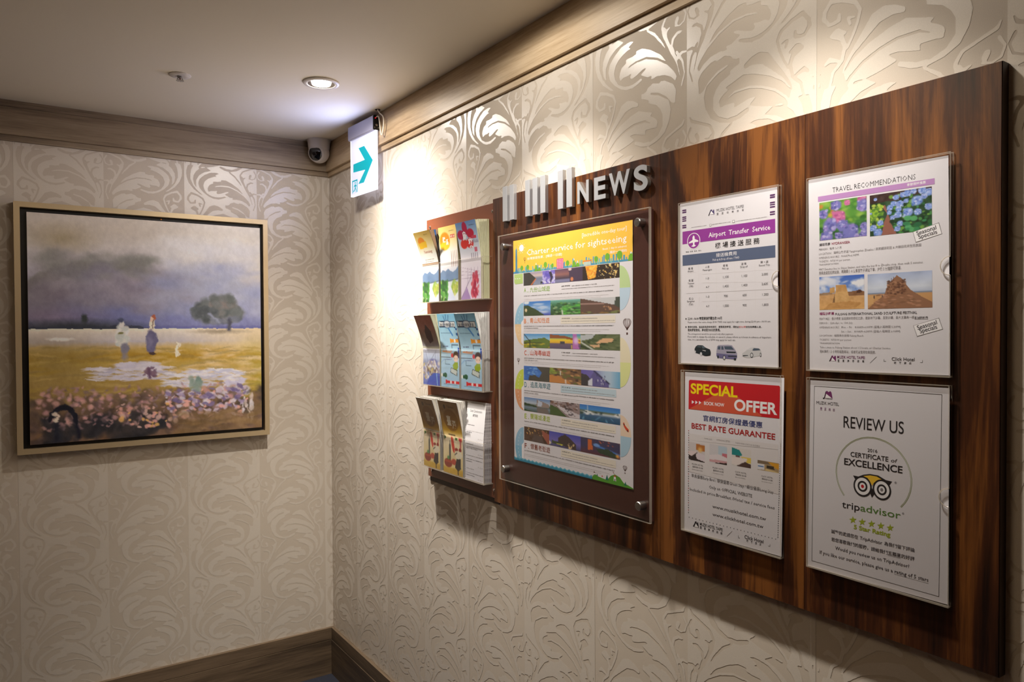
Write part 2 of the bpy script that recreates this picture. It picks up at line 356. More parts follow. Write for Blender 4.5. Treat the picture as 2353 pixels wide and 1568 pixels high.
PRINTS['airport']=[
('r',5.66,11.26,15.32,13.87,'purpled',1),
('r',5.64,14.99,15.3,17.58,'purpled',1),
('r',5.59,24.08,15.25,26.37,'purpled',1),
('r',5.57,27.44,15.23,29.71,'purpled',1),
('r',5.55,31.17,15.21,33.42,'purpled',1),
('r',5.5,39.63,15.16,42.08,'purpled',1),
('r',5.48,43.36,15.14,45.79,'purpled',1),
('r',196.04,10.99,205.74,13.62,'purpled',1),
('r',196.01,14.54,205.71,17.14,'purpled',1),
('r',195.93,23.42,205.64,25.74,'purpled',1),
('r',195.91,26.96,205.62,29.05,'purpled',1),
('r',195.88,30.62,205.58,33.01,'purpled',1),
('r',195.81,38.94,205.51,41.39,'purpled',1),
('r',195.78,42.82,205.48,45.13,'purpled',1),
('p',[(69.32,27.29),(71.93,19.82),(75.23,19.41),(76.69,23.42),(78.66,19.86),(80.14,20.88),(80.82,29.31)],'navy',1),
('p',[(70.38,27.42),(73.72,21.61),(79.64,28.33)],'w',2),
('p',[(66.89,29.63),(71.92,20.42),(72.82,20.54),(68.85,30.23)],'k',2),
('t', 85.74, 25.24, 58.0, 4.99, 'MUZIK HOTEL TAIPEI', 'k2', 0, 2, 0),
('t', 85.7, 31.14, 4.27, 3.8, '璽', 'k2', 0, 2, 0),
('t', 96.84, 31.16, 4.22, 3.78, '夏', 'k2', 0, 2, 0),
('t', 107.84, 31.17, 4.16, 3.75, '商', 'k2', 0, 2, 0),
('t', 118.69, 31.2, 4.11, 3.73, '務', 'k2', 0, 2, 0),
('t', 129.4, 31.21, 4.05, 3.7, '旅', 'k2', 0, 2, 0),
('t', 139.97, 31.22, 4.0, 3.67, '館', 'k2', 0, 2, 0),
('g',27.39,47.1,35.3,1.23,'g',2),
('g',75.49,47.03,41.53,1.2,'g',2),
('g',126.9,47.49,64.06,1.15,'g',2),
('r',69.51,45.06,73.98,48.8,'g',1),
('r',70.25,45.75,73.24,48.12,'w',2),
('r',119.88,44.06,124.78,49.04,'g',1),
('r',120.72,44.85,123.94,48.25,'w',2),
('p',[(5.91,51.99),(205.68,51.99),(205.74,75.14),(5.78,75.36)],'purple',1),
('t', 67.39, 68.76, 128.82, 8.39, 'Airport  Transfer  Service', 'w', 0.012, 2, 0),
('e',32.75,71.73,15.55,14.93,'w',2,0,0,360),
('e',32.75,71.73,14.01,13.71,'purple',3,0,0,360),
('p',[(32.82,60.97),(30.12,64.74),(30.09,69.64),(21.36,73.35),(21.35,75.57),(30.85,74.25),(31.29,78.7),(26.87,80.99),(32.69,82.5),(38.33,80.57),(34.44,78.26),(35.09,74.16),(43.82,74.01),(43.83,71.83),(35.13,68.05),(35.15,64.02)],'w',4),
('t', 82.19, 90.22, 93.39, 10.45, '機 場 接 送 服 務', 'k', 0.01, 2, 0),
('t', 13.74, 91.67, 37.22, 2.48, '專屬  舒適  安全  安心', 'k', 0, 2, 0),
('p',[(5.66,95.86),(205.58,95.49),(205.66,115.63),(5.87,115.37)],'slate',1),
('t', 84.01, 105.45, 44.15, 6.88, '接送機費用', 'w', 0, 2, 0),
('t', 76.55, 111.67, 57.56, 3.57, 'Pick up & Drop off rate / TWD', 'w', 0, 2, 0),
('t', 19.47, 124.14, 11.08, 4.68, '機 場', 'k2', 0, 2, 0),
('t', 18.17, 128.24, 13.45, 3.21, 'Airport', 'k2', 0, 2, 0),
('t', 59.47, 123.51, 9.52, 4.09, '人 數', 'k2', 0, 2, 0),
('t', 53.79, 128.18, 20.71, 3.14, 'Passengers', 'k2', 0, 2, 0),
('t', 99.25, 123.86, 10.09, 4.46, '接 機', 'k2', 0, 2, 0),
('t', 97.48, 128.42, 13.54, 3.05, 'Pick up', 'k2', 0, 2, 0),
('t', 137.77, 123.66, 10.71, 4.36, '送 機', 'k2', 0, 2, 0),
('t', 135.79, 128.32, 15.38, 3.22, 'Drop off', 'k2', 0, 2, 0),
('t', 176.64, 123.54, 15.39, 4.25, '接 + 送', 'k2', 0, 2, 0),
('t', 173.96, 128.4, 20.86, 3.14, 'Round Trip', 'k2', 0, 2, 0),
('t', 20.45, 146.24, 10.75, 4.67, '桃 園', 'k2', 0, 2, 0),
('t', 18.19, 150.6, 15.33, 2.95, 'Taoyuan', 'k2', 0, 2, 0),
('t', 21.18, 156.3, 9.64, 3.19, '(TPE)', 'k2', 0, 2, 0),
('t', 20.72, 179.58, 10.27, 4.67, '松 山', 'k2', 0, 2, 0),
('t', 16.4, 183.85, 18.01, 3.2, 'Songshan', 'k2', 0, 2, 0),
('t', 20.66, 189.62, 9.96, 3.44, '(TSA)', 'k2', 0, 2, 0),
('t', 60.55, 143.81, 6.95, 3.37, '1-3', 'k2', 0, 2, 0),
('t', 99.11, 143.96, 12.09, 3.99, '1,100', 'k2', 0, 2, 0),
('t', 138.72, 144.24, 11.51, 3.9, '1,100', 'k2', 0, 2, 0),
('t', 179.1, 144.01, 11.98, 3.79, '2,000', 'k2', 0, 2, 0),
('t', 60.9, 159.41, 6.95, 3.36, '4-7', 'k2', 0, 2, 0),
('t', 99.0, 160.11, 12.08, 3.99, '1,400', 'k2', 0, 2, 0),
('t', 138.88, 160.24, 11.5, 3.9, '1,400', 'k2', 0, 2, 0),
('t', 178.98, 160.15, 11.97, 3.8, '2,600', 'k2', 0, 2, 0),
('t', 61.09, 176.78, 6.95, 3.36, '1-3', 'k2', 0, 2, 0),
('t', 100.62, 177.4, 8.34, 3.98, '700', 'k2', 0, 2, 0),
('t', 140.54, 177.34, 7.95, 3.88, '600', 'k2', 0, 2, 0),
('t', 179.88, 177.76, 11.97, 3.79, '1,200', 'k2', 0, 2, 0),
('t', 60.98, 194.14, 6.95, 3.36, '4-7', 'k2', 0, 2, 0),
('t', 99.19, 194.59, 12.08, 3.99, '1,000', 'k2', 0, 2, 0),
('t', 140.41, 194.68, 7.94, 3.89, '900', 'k2', 0, 2, 0),
('t', 179.75, 194.98, 11.96, 3.79, '1,800', 'k2', 0, 2, 0),
('p',[(14.74,167.13),(204.73,167.59),(204.72,167.92),(14.74,167.5)],'gl',1),
('p',[(43.41,113.77),(43.88,113.8),(45.07,193.9),(44.61,193.89)],'gll',1),
('p',[(83.49,116.66),(83.94,116.69),(85.03,194.9),(84.59,194.89)],'gll',1),
('p',[(123.57,119.54),(123.99,119.57),(124.98,195.9),(124.56,195.89)],'gll',1),
('p',[(165.23,122.54),(165.64,122.57),(166.52,196.94),(166.12,196.93)],'gll',1),
('p',[(18.64,129.24),(37.56,129.19),(37.56,129.44),(18.64,129.49)],'gll',1),
('p',[(51.36,149.39),(199.73,155.36),(199.73,155.58),(51.36,149.63)],'gll',1),
('p',[(51.14,183.19),(199.5,183.23),(199.5,183.45),(51.14,183.43)],'gll',1),
('p',[(51.46,133.69),(199.9,134.96),(199.9,135.18),(51.46,133.93)],'gll',1),
('e',13.5,214.56,1.44,1.48,'k',1,0,0,360),
('t', 17.8, 216.44, 78.78, 4.18, '22:00 - 06:00 夜間接送機需加收100元', 'k', 0.012, 2, 0),
('t', 17.77, 222.41, 178.21, 2.95, 'Please notice that extra charge $100 TWD may apply for night time during 22:00 pm - 06:00 am.', 'k2', 0, 2, 0),
('e',13.41,229.71,1.44,1.48,'k',1,0,0,360),
('t', 17.71, 231.73, 106.17, 3.94, '費用付清後，飯店將為您安排車輛，若需更改時間，請', 'k', 0.012, 2, 0),
('t', 132.53, 231.92, 13.77, 3.67, '於六小時', 'red', 0.01, 2, 0),
('t', 146.57, 231.98, 31.83, 3.64, '前告知櫃檯人員，', 'k', 0.012, 2, 0),
('t', 123.87, 231.88, 8.38, 3.69, '務必', 'k', 0.012, 2, 0),
('t', 17.67, 237.33, 74.98, 3.69, '若未提前告知，將收取700元的費用。', 'k', 0.012, 2, 0),
('t', 17.64, 243.81, 102.91, 2.94, 'The arrangement would be proceed only after payment.', 'k2', 0, 2, 0),
('t', 17.61, 249.18, 179.05, 3.19, 'If you wish to change the schedule or cancel it, please inform us 6 hours in advance of departure', 'k2', 0, 2, 0),
('t', 17.57, 254.44, 107.82, 3.2, 'time, or a cancellation fee of $700 may apply for each van.', 'k2', 0, 2, 0),
('p',[(33.57,270.03),(36.66,265.36),(41.24,262.89),(52.55,263.11),(59.98,267.54),(69.19,270.32),(70.99,275.19),(70.96,279.11),(67.27,281.76),(56.16,282.06),(46.81,279.73),(34.29,277.04)],'carb',1),
('p',[(49.54,263.96),(53.29,263.89),(59.23,267.95),(52.51,269.07)],'carg',2),
('p',[(38.17,266.54),(41.99,263.88),(48.04,263.98),(48.76,267.75)],'carg2',2),
('p',[(51.74,271.66),(59.94,272.48),(59.19,273.88),(52.49,272.64)],'w2',2),
('e',48.69,279.08,2.63,3.38,'w2',2,0,0,360),
('e',35.45,275.41,1.15,2.4,'w2',2,0,0,360),
('p',[(54.3,282.11),(70.96,280.09),(70.21,281.29),(59.88,282.75)],'k',1),
('p',[(85.04,264.88),(88.24,262.12),(108.44,261.27),(117.25,261.94),(123.75,268.99),(128.03,275.51),(127.98,283.44),(124.92,286.7),(117.07,286.41),(90.35,285.34),(83.55,282.01),(83.61,273.86)],'vans',1),
('p',[(83.59,276.58),(103.88,277.97),(128.01,278.94),(127.98,283.44),(124.92,286.7),(117.07,286.41),(90.35,285.34),(83.55,282.01)],'vand',2),
('p',[(100.4,264.08),(115.92,263.82),(122.0,269.82),(102.6,269.41)],'carg3',3),
('p',[(87.32,264.3),(92.76,264.21),(92.27,270.16),(86.37,269.74)],'carg3',3),
('p',[(94.56,264.18),(98.61,264.11),(99.91,270.0),(94.52,270.11)],'carg3',3),
('p',[(105.25,273.11),(125.89,273.18),(125.0,275.58),(106.12,275.77)],'carb',3),
('p',[(108.3,280.53),(128.0,280.53),(127.99,282.12),(109.62,282.36)],'carb',3),
('e',100.71,284.23,2.9,4.02,'carb',3,0,0,360),
('e',100.71,284.23,2.01,2.95,'w2',4,0,0,360),
('e',87.19,283.26,1.82,2.71,'carb',3,0,0,360),
('e',123.62,286.21,2.6,2.12,'carb',3,0,0,360),
('p',[(138.84,275.76),(146.82,271.03),(155.51,265.78),(162.52,265.29),(174.06,266.87),(177.07,271.27),(177.8,275.7),(176.63,278.41),(162.4,281.12),(152.64,283.21),(142.78,282.04),(138.81,280.33)],'vanw',1),
('p',[(146.04,270.32),(155.51,266.32),(159.41,266.43),(157.04,269.9)],'w2',2),
('p',[(159.38,269.86),(162.52,266.19),(172.53,266.54),(175.94,269.51),(162.48,270.69)],'carg3',2),
('e',158.15,278.36,3.11,4.33,'carb',2,0,0,360),
('e',158.15,278.36,2.14,3.07,'w2',3,0,0,360),
('e',175.88,277.18,1.52,3.57,'carb',2,0,0,360),
('e',175.88,277.18,0.95,2.32,'w2',3,0,0,360),
('p',[(139.62,278.85),(150.71,278.55),(150.7,279.64),(140.8,280.64)],'carb',2)]
PRINTS['offer']=[
('p',[(9.3,16.67),(11.56,13.95),(200.68,13.3),(202.88,15.58),(202.2,67.95),(8.92,68.83)],'red',1),
('p',[(11.96,67.38),(87.19,29.16),(119.97,38.02),(168.32,66.2),(167.08,67.94),(11.97,68.33)],'redl',2),
('t', 14.02, 38.7, 104.62, 17.69, 'SPECIAL', 'yel', 0.03, 3, 0),
('t', 111.95, 61.66, 86.16, 18.4, 'OFFER', 'w', 0.03, 3, 0),
('p',[(16.69,51.84),(22.44,54.69),(16.75,58.69)],'w',3),
('p',[(25.12,51.77),(30.81,54.61),(25.18,58.59)],'w',3),
('p',[(33.46,51.7),(39.1,54.52),(33.52,58.48)],'w',3),
('t', 45.45, 57.74, 45.11, 5.81, 'BOOK NOW', 'w', 0.02, 3, 0),
('t', 43.53, 87.54, 126.36, 11.07, '官網訂房保證最優惠', 'blue', 0.008, 2, 0),
('t', 16.49, 103.94, 178.43, 9.73, 'BEST RATE GUARANTEE', 'redd', 0.018, 2, 0),
('p',[(10.78,114.47),(200.52,111.37),(200.66,119.86),(10.88,127.0)],'gll',1),
('t', 46.02, 120.74, 18.14, 2.34, 'TAIPEI 台北', 'g', 0, 2, 0),
('t', 74.15, 120.03, 29.95, 2.75, 'XIMENDING 西門町', 'g', 0, 2, 0),
('t', 114.98, 120.34, 50.37, 2.69, 'TAIPEI MAIN STATION 台北車站', 'g', 0, 2, 0),
('p',[(10.11,127.09),(201.28,120.85),(202.52,194.34),(10.55,185.75)],'gll',1),
('i',10.14,130.07,47.89,164.07,'room1',26,34,2),
('i',58.76,127.56,97.71,161.33,'room2',28,34,2),
('i',107.88,127.83,147.95,159.36,'room3',28,34,2),
('i',161.19,142.45,202.59,158.99,'room4',30,34,2),
('t', 17.91, 171.69, 26.55, 2.74, 'MUZIK HOTEL', 'k2', 0, 3, 0),
('t', 19.22, 176.84, 24.52, 3.24, '璽夏商旅 台北館', 'k2', 0, 3, 0),
('g',17.98,180.9,25.79,1.25,'g',3),
('t', 66.03, 171.35, 25.1, 2.67, 'MUZIK HOTEL', 'k2', 0, 3, 0),
('t', 67.28, 176.36, 23.18, 3.15, '璽夏商旅 台北館', 'k2', 0, 3, 0),
('g',66.12,180.3,24.38,1.21,'g',3),
('t', 115.51, 171.1, 23.65, 2.59, 'CLICK HOTEL', 'k2', 0, 3, 0),
('t', 116.7, 175.97, 21.84, 3.06, '喀客旅店 台北館', 'k2', 0, 3, 0),
('g',115.62,179.8,22.97,1.18,'g',3),
('t', 169.17, 170.09, 22.13, 2.5, 'CLICK HOTEL', 'k2', 0, 3, 0),
('t', 170.3, 174.8, 20.44, 2.95, '喀客旅店 台北館', 'k2', 0, 3, 0),
('g',169.3,178.5,21.49,1.14,'g',3),
('t', 16.81, 194.84, 176.19, 5.0, '早鳥優惠Early Bird / 環保優惠Green Stay / 續住優惠Long Stay', 'k2', 0, 2, 0),
('t', 58.56, 209.08, 92.45, 5.61, 'Only on OFFICIAL WEBSITE', 'k2', 0, 2, 0),
('t', 13.18, 220.82, 182.17, 5.27, 'Included in price:Breakfast /Hotel tax / service fees', 'k2', 0, 2, 0),
('t', 66.14, 243.04, 112.97, 5.61, 'www.muzikhotel.com.tw', 'k2', 0.004, 2, 0),
('t', 66.29, 257.33, 107.92, 5.61, 'www.clickhotel.com.tw', 'k2', 0.004, 2, 0),
('r',10.99,270.89,12.45,272.24,'k',1),
('r',19.31,270.83,20.76,272.17,'k',1),
('r',27.56,270.77,28.99,272.1,'k',1),
('r',35.72,270.71,37.14,272.03,'k',1),
('r',43.81,270.65,45.22,271.97,'k',1),
('r',51.83,270.59,53.22,271.9,'k',1),
('r',59.77,270.53,61.14,271.83,'k',1),
('r',67.63,270.47,69.0,271.77,'k',1),
('r',75.42,270.41,76.78,271.71,'k',1),
('r',83.14,270.35,84.49,271.64,'k',1),
('r',90.79,270.3,92.13,271.58,'k',1),
('r',98.37,270.24,99.69,271.52,'k',1),
('r',105.89,270.18,107.2,271.46,'k',1),
('r',113.33,270.13,114.63,271.39,'k',1),
('r',120.71,270.07,121.99,271.33,'k',1),
('r',128.02,270.02,129.29,271.27,'k',1),
('r',135.26,269.97,136.53,271.21,'k',1),
('r',142.45,269.91,143.7,271.16,'k',1),
('r',149.56,269.86,150.81,271.1,'k',1),
('r',156.62,269.81,157.85,271.04,'k',1),
('r',163.61,269.75,164.84,270.98,'k',1),
('r',170.55,269.7,171.76,270.92,'k',1),
('r',177.42,269.65,178.62,270.87,'k',1),
('r',184.23,269.6,185.43,270.81,'k',1),
('r',190.99,269.55,192.17,270.76,'k',1),
('r',197.68,269.5,198.86,270.7,'k',1),
('r',8.83,108.32,10.28,110.27,'redd',1),
('r',8.87,112.8,10.32,114.75,'k',1),
('r',8.9,117.28,10.35,119.23,'k',1),
('r',8.93,121.76,10.38,123.71,'redd',1),
('r',8.96,126.25,10.42,128.19,'k',1),
('r',9.0,130.74,10.45,132.68,'k',1),
('r',9.03,135.22,10.48,137.16,'redd',1),
('r',9.06,139.72,10.52,141.65,'k',1),
('r',9.1,144.21,10.55,146.14,'k',1),
('r',9.13,148.71,10.58,150.63,'redd',1),
('r',9.16,153.2,10.62,155.13,'k',1),
('r',9.19,157.7,10.65,159.62,'k',1),
('r',9.23,162.2,10.68,164.12,'redd',1),
('r',8.78,166.78,10.24,168.69,'k',1),
('r',8.81,171.28,10.27,173.2,'k',1),
('r',8.85,175.79,10.3,177.7,'redd',1),
('r',8.88,180.3,10.34,182.21,'k',1),
('r',8.91,184.81,10.37,186.72,'k',1),
('r',8.95,189.33,10.4,191.23,'redd',1),
('r',8.98,193.85,10.44,195.75,'k',1),
('r',9.01,198.36,10.47,200.26,'k',1),
('r',9.04,202.89,10.5,204.78,'redd',1),
('r',9.08,207.41,10.54,209.3,'k',1),
('r',9.11,211.93,10.57,213.82,'k',1),
('r',9.14,216.46,10.6,218.34,'redd',1),
('r',9.18,220.99,10.64,222.87,'k',1),
('r',9.21,225.52,10.67,227.4,'k',1),
('r',9.24,230.05,10.7,231.93,'redd',1),
('r',9.28,234.59,10.74,236.46,'k',1),
('r',9.31,239.12,10.77,240.99,'k',1),
('r',9.34,243.66,10.8,245.53,'redd',1),
('r',9.37,248.2,10.84,250.07,'k',1),
('r',9.41,252.74,10.87,254.61,'k',1),
('r',9.44,257.29,10.9,259.15,'redd',1),
('r',9.47,261.84,10.94,263.69,'k',1),
('r',204.62,108.76,205.9,110.59,'k',1),
('r',204.55,112.53,205.84,114.36,'k',1),
('r',204.49,116.3,205.78,118.12,'k',1),
('r',204.42,120.07,205.71,121.89,'k',1),
('r',204.36,123.85,205.65,125.67,'k',1),
('r',204.29,127.63,205.58,129.44,'k',1),
('r',204.23,131.4,205.52,133.22,'k',1),
('r',204.17,135.18,205.46,137.0,'k',1),
('r',204.1,138.97,205.39,140.78,'k',1),
('r',204.04,142.75,205.33,144.56,'k',1),
('r',203.97,146.54,205.26,148.35,'k',1),
('r',203.91,150.33,205.2,152.13,'k',1),
('r',203.84,154.12,205.13,155.92,'k',1),
('r',203.78,157.91,205.07,159.71,'k',1),
('r',203.71,161.71,205.01,163.51,'k',1),
('r',203.65,165.51,204.94,167.3,'k',1),
('r',203.58,169.31,204.88,171.1,'k',1),
('r',203.52,173.11,204.81,174.9,'k',1),
('r',203.45,176.91,204.75,178.7,'k',1),
('r',203.39,180.72,204.68,182.5,'k',1),
('r',203.32,184.52,204.62,186.31,'k',1),
('r',203.26,188.33,204.55,190.11,'k',1),
('r',203.19,192.15,204.49,193.92,'k',1),
('r',203.13,195.96,204.43,197.73,'k',1),
('r',203.06,199.77,204.36,201.55,'k',1),
('r',203.0,203.59,204.3,205.36,'k',1),
('r',202.93,207.41,204.23,209.18,'k',1),
('r',202.87,211.23,204.17,213.0,'k',1),
('r',202.8,215.06,204.1,216.82,'k',1),
('r',202.74,218.89,204.04,220.65,'k',1),
('r',202.67,222.71,203.97,224.47,'k',1),
('r',202.61,226.54,203.91,228.3,'k',1),
('r',202.54,230.38,203.84,232.13,'k',1),
('r',202.48,234.21,203.78,235.96,'k',1),
('r',202.41,238.05,203.71,239.8,'k',1),
('r',202.35,241.89,203.65,243.63,'k',1),
('r',202.28,245.73,203.58,247.47,'k',1),
('r',202.22,249.57,203.52,251.31,'k',1),
('r',202.15,253.42,203.45,255.16,'k',1),
('r',202.09,257.26,203.39,259.0,'k',1),
('r',202.02,261.11,203.32,262.85,'k',1),
('r',201.95,264.96,203.26,266.7,'k',1),
('p',[(23.57,286.79),(25.87,276.87),(29.02,275.58),(31.09,278.9),(33.26,275.56),(35.39,286.73)],'k',1),
('p',[(24.84,286.51),(27.94,279.56),(34.6,286.27)],'w',2),
('p',[(21.19,286.42),(26.97,276.38),(27.92,276.43),(23.26,286.85)],'k',2),
('t', 37.69, 281.35, 51.77, 5.48, 'MUZIK HOTEL TAIPEI', 'k', 0.006, 2, 0),
('t', 37.74, 287.13, 4.2, 4.49, '璽', 'k', 0.012, 2, 0),
('t', 47.36, 287.2, 4.16, 4.46, '夏', 'k', 0.012, 2, 0),
('t', 56.88, 287.26, 4.11, 4.44, '商', 'k', 0.012, 2, 0),
('t', 66.29, 287.33, 4.07, 4.41, '務', 'k', 0.012, 2, 0),
('t', 75.6, 287.4, 4.02, 4.39, '旅', 'k', 0.012, 2, 0),
('t', 84.81, 287.47, 3.98, 4.36, '館', 'k', 0.012, 2, 0),
('p',[(98.73,287.97),(110.12,276.05),(110.55,276.32),(99.17,288.35)],'k2',1),
('p',[(123.25,280.97),(123.81,280.85),(123.86,284.63),(126.95,284.64),(126.95,285.11),(123.3,285.24)],'k',1),
('p',[(187.29,281.53),(187.81,281.41),(187.87,285.27),(184.22,285.23),(184.21,284.77),(187.34,284.71)],'k',1),
('t', 136.55, 282.94, 38.3, 5.87, 'Click Hotel', 'k2', 0.012, 2, 0),
('t', 140.77, 288.16, 3.58, 4.46, '喀', 'k2', 0.012, 2, 0),
('t', 149.55, 288.15, 3.54, 4.43, '客', 'k2', 0.012, 2, 0),
('t', 158.24, 288.15, 3.5, 4.41, '旅', 'k2', 0.012, 2, 0),
('t', 166.83, 288.14, 3.46, 4.38, '店', 'k2', 0.012, 2, 0)]
PRINTS['travel']=[
('t', 40.86, 25.08, 125.43, 7.37, 'TRAVEL RECOMMENDATIONS', 'k2', -0.012, 2, 0),
('p',[(16.43,28.25),(191.92,27.83),(191.86,35.81),(16.37,36.0)],'mauve',1),
('t', 154.43, 33.42, 25.76, 4.22, '季節限時推薦', 'w', 0.01, 2, 0),
('i',18.62,38.25,95.24,96.53,'hyd1',90,76,1),
('i',100.12,38.46,188.07,98.13,'hyd2',120,96,1),
('p',[(162.06,98.19),(197.28,88.92),(201.2,104.66),(165.97,113.38)],'g',3),
('p',[(162.76,98.33),(196.74,89.83),(200.53,104.5),(166.53,112.47)],'w',4),
('ts', 167.76, 103.45, 194.15, 97.66, 5.6, 'Seasonal', 'k', 0.012, 5),
('ts', 170.34, 108.93, 195.2, 103.8, 5.6, 'Specials', 'k', 0.012, 5),
('p',[(161.67,229.17),(196.33,218.7),(201.3,234.31),(166.7,244.6)],'g',3),
('p',[(162.38,229.34),(195.82,219.61),(200.62,234.13),(167.23,243.68)],'w',4),
('ts', 168.05, 235.18, 194.22, 227.15, 5.8, 'Seasonal', 'k', 0.012, 5),
('ts', 171.2, 240.06, 194.38, 233.52, 5.8, 'Specials', 'k', 0.012, 5),
('t', 18.11, 105.23, 18.7, 4.39, '繡球花季', 'k2', 0.012, 2, 0),
('t', 39.29, 104.88, 29.61, 3.56, 'HYDRANGEA', 'redd2', 0.014, 2, 0),
('t', 17.64, 111.66, 37.22, 2.84, 'PERIOD：每年 5-7 月', 'g', 0, 2, 0),
('t', 17.58, 118.78, 155.75, 3.09, 'LOCATION：陽明山竹子湖 Yangmingshan Zhuzihu / 高家繡球花田 & 大梯田花卉生態農園', 'g', 0, 2, 0),
('t', 17.54, 124.86, 64.92, 3.1, 'OPENING HOURS：9:00AM~6:00PM', 'g', 0, 2, 0),
('t', 17.49, 130.38, 51.21, 2.84, 'TICKETS：NT$100 per person', 'g', 0, 2, 0),
('t', 17.46, 135.01, 32.77, 2.32, 'TRANSPORTATION', 'g', 0, 2, 0),
('t', 17.4, 142.67, 158.58, 3.1, 'MRT Danshui line to Shipai Station, and take the bus 8 to Zhuzihu stop, then walk 5 minutes.', 'g', 0, 2, 0),
('t', 17.35, 148.86, 128.57, 3.87, '搭乘捷運至石牌站後，再轉乘小 8 公車至竹子湖站下車，步行 5 分鐘即可到達。', 'g', 0, 2, 0),
('i',17.86,152.85,90.73,203.51,'sand1',90,66,1),
('i',95.99,153.44,187.7,204.36,'sand2',120,80,1),
('t', 17.67, 211.82, 24.65, 4.58, '福隆沙雕展', 'mag', 0.014, 2, 0),
('t', 44.23, 212.56, 122.92, 3.55, 'FULONG INTERNATIONAL SAND SCULPTURE FESTIVAL', 'k2', 0.014, 2, 0),
('t', 17.62, 219.0, 145.73, 3.13, 'FEATURES：金沙奇航 童話奧妙的奇幻之旅，首創地下沙雕、互動沙雕，最大主雕為一座', 'g', 0, 2, 0),
('t', 163.67, 219.78, 18.2, 3.47, '顛倒的城市', 'k2', 0.014, 2, 0),
('p',[(163.67,220.17),(181.87,220.48),(181.86,220.8),(163.67,220.5)],'k2',1),
('t', 17.57, 225.3, 54.63, 2.65, 'PERIOD：22th Apr. to 15th July', 'g', 0, 2, 0),
('t', 17.52, 232.06, 126.69, 2.89, 'OPENING HOURS：Mon. – Fri.\u30008:00AM~6:00PM (最後入場時間 5:30PM)', 'g', 0, 2, 0),
('t', 53.76, 238.39, 89.85, 2.82, 'Sat. – Sun.\u30008:00AM~6:30PM (最後入場時間 6:00PM)', 'g', 0, 2, 0),
('t', 17.69, 244.56, 71.06, 2.65, 'LOCATION：福隆海水浴場 Fulong Beach', 'g', 0, 2, 0),
('t', 17.64, 250.95, 52.16, 2.65, 'TICKETS：NT$100 per person', 'g', 0, 2, 0),
('t', 17.6, 256.12, 33.51, 2.16, 'TRANSPORTATION', 'g', 0, 2, 0),
('t', 17.94, 262.73, 112.1, 2.89, 'Take a train to Fulong Station about 1.5 hours, or Charter Service.', 'g', 0, 2, 0),
('t', 17.89, 269.5, 89.78, 3.37, '搭火車約 1.5 小時到福隆車站，或者可以使用包車服務。', 'g', 0, 2, 0),
('p',[(35.63,282.03),(37.36,274.51),(39.55,273.51),(41.19,276.56),(43.12,273.67),(44.77,274.7),(44.96,282.37)],'plum',1),
('p',[(36.66,282.01),(38.63,276.62),(44.08,282.16)],'w',2),
('p',[(33.44,282.45),(37.74,274.85),(38.51,274.96),(34.86,282.89)],'k',2),
('t', 46.9, 277.87, 43.98, 4.01, 'MUZIK HOTEL TAIPEI', 'plum', 0.008, 2, 0),
('t', 47.37, 283.21, 3.15, 3.54, '璽', 'k', 0.014, 2, 0),
('t', 55.42, 283.15, 3.13, 3.52, '夏', 'k', 0.014, 2, 0),
('t', 63.39, 283.1, 3.09, 3.5, '商', 'k', 0.014, 2, 0),
('t', 71.27, 283.06, 3.06, 3.48, '務', 'k', 0.014, 2, 0),
('t', 79.07, 283.01, 3.02, 3.46, '旅', 'k', 0.014, 2, 0),
('t', 86.78, 282.97, 2.99, 3.45, '館', 'k', 0.014, 2, 0),
('p',[(98.43,283.41),(108.56,273.85),(108.91,274.18),(98.78,283.74)],'k2',1),
('p',[(119.37,277.19),(119.83,277.18),(119.81,280.1),(122.55,280.02),(122.54,280.47),(119.35,280.56)],'k',1),
('p',[(173.77,277.23),(174.2,277.22),(174.17,280.77),(170.89,280.76),(170.89,280.32),(173.75,280.35)],'k',1),
('t', 131.04, 278.91, 32.19, 4.67, 'Click Hotel', 'k2', 0.008, 2, 0),
('t', 134.37, 283.86, 3.24, 3.55, '喀', 'k2', 0.014, 2, 0),
('t', 141.5, 283.76, 3.2, 3.53, '客', 'k2', 0.014, 2, 0),
('t', 148.55, 283.65, 3.17, 3.51, '旅', 'k2', 0.014, 2, 0),
('t', 155.53, 283.55, 3.14, 3.49, '店', 'k2', 0.014, 2, 0)]
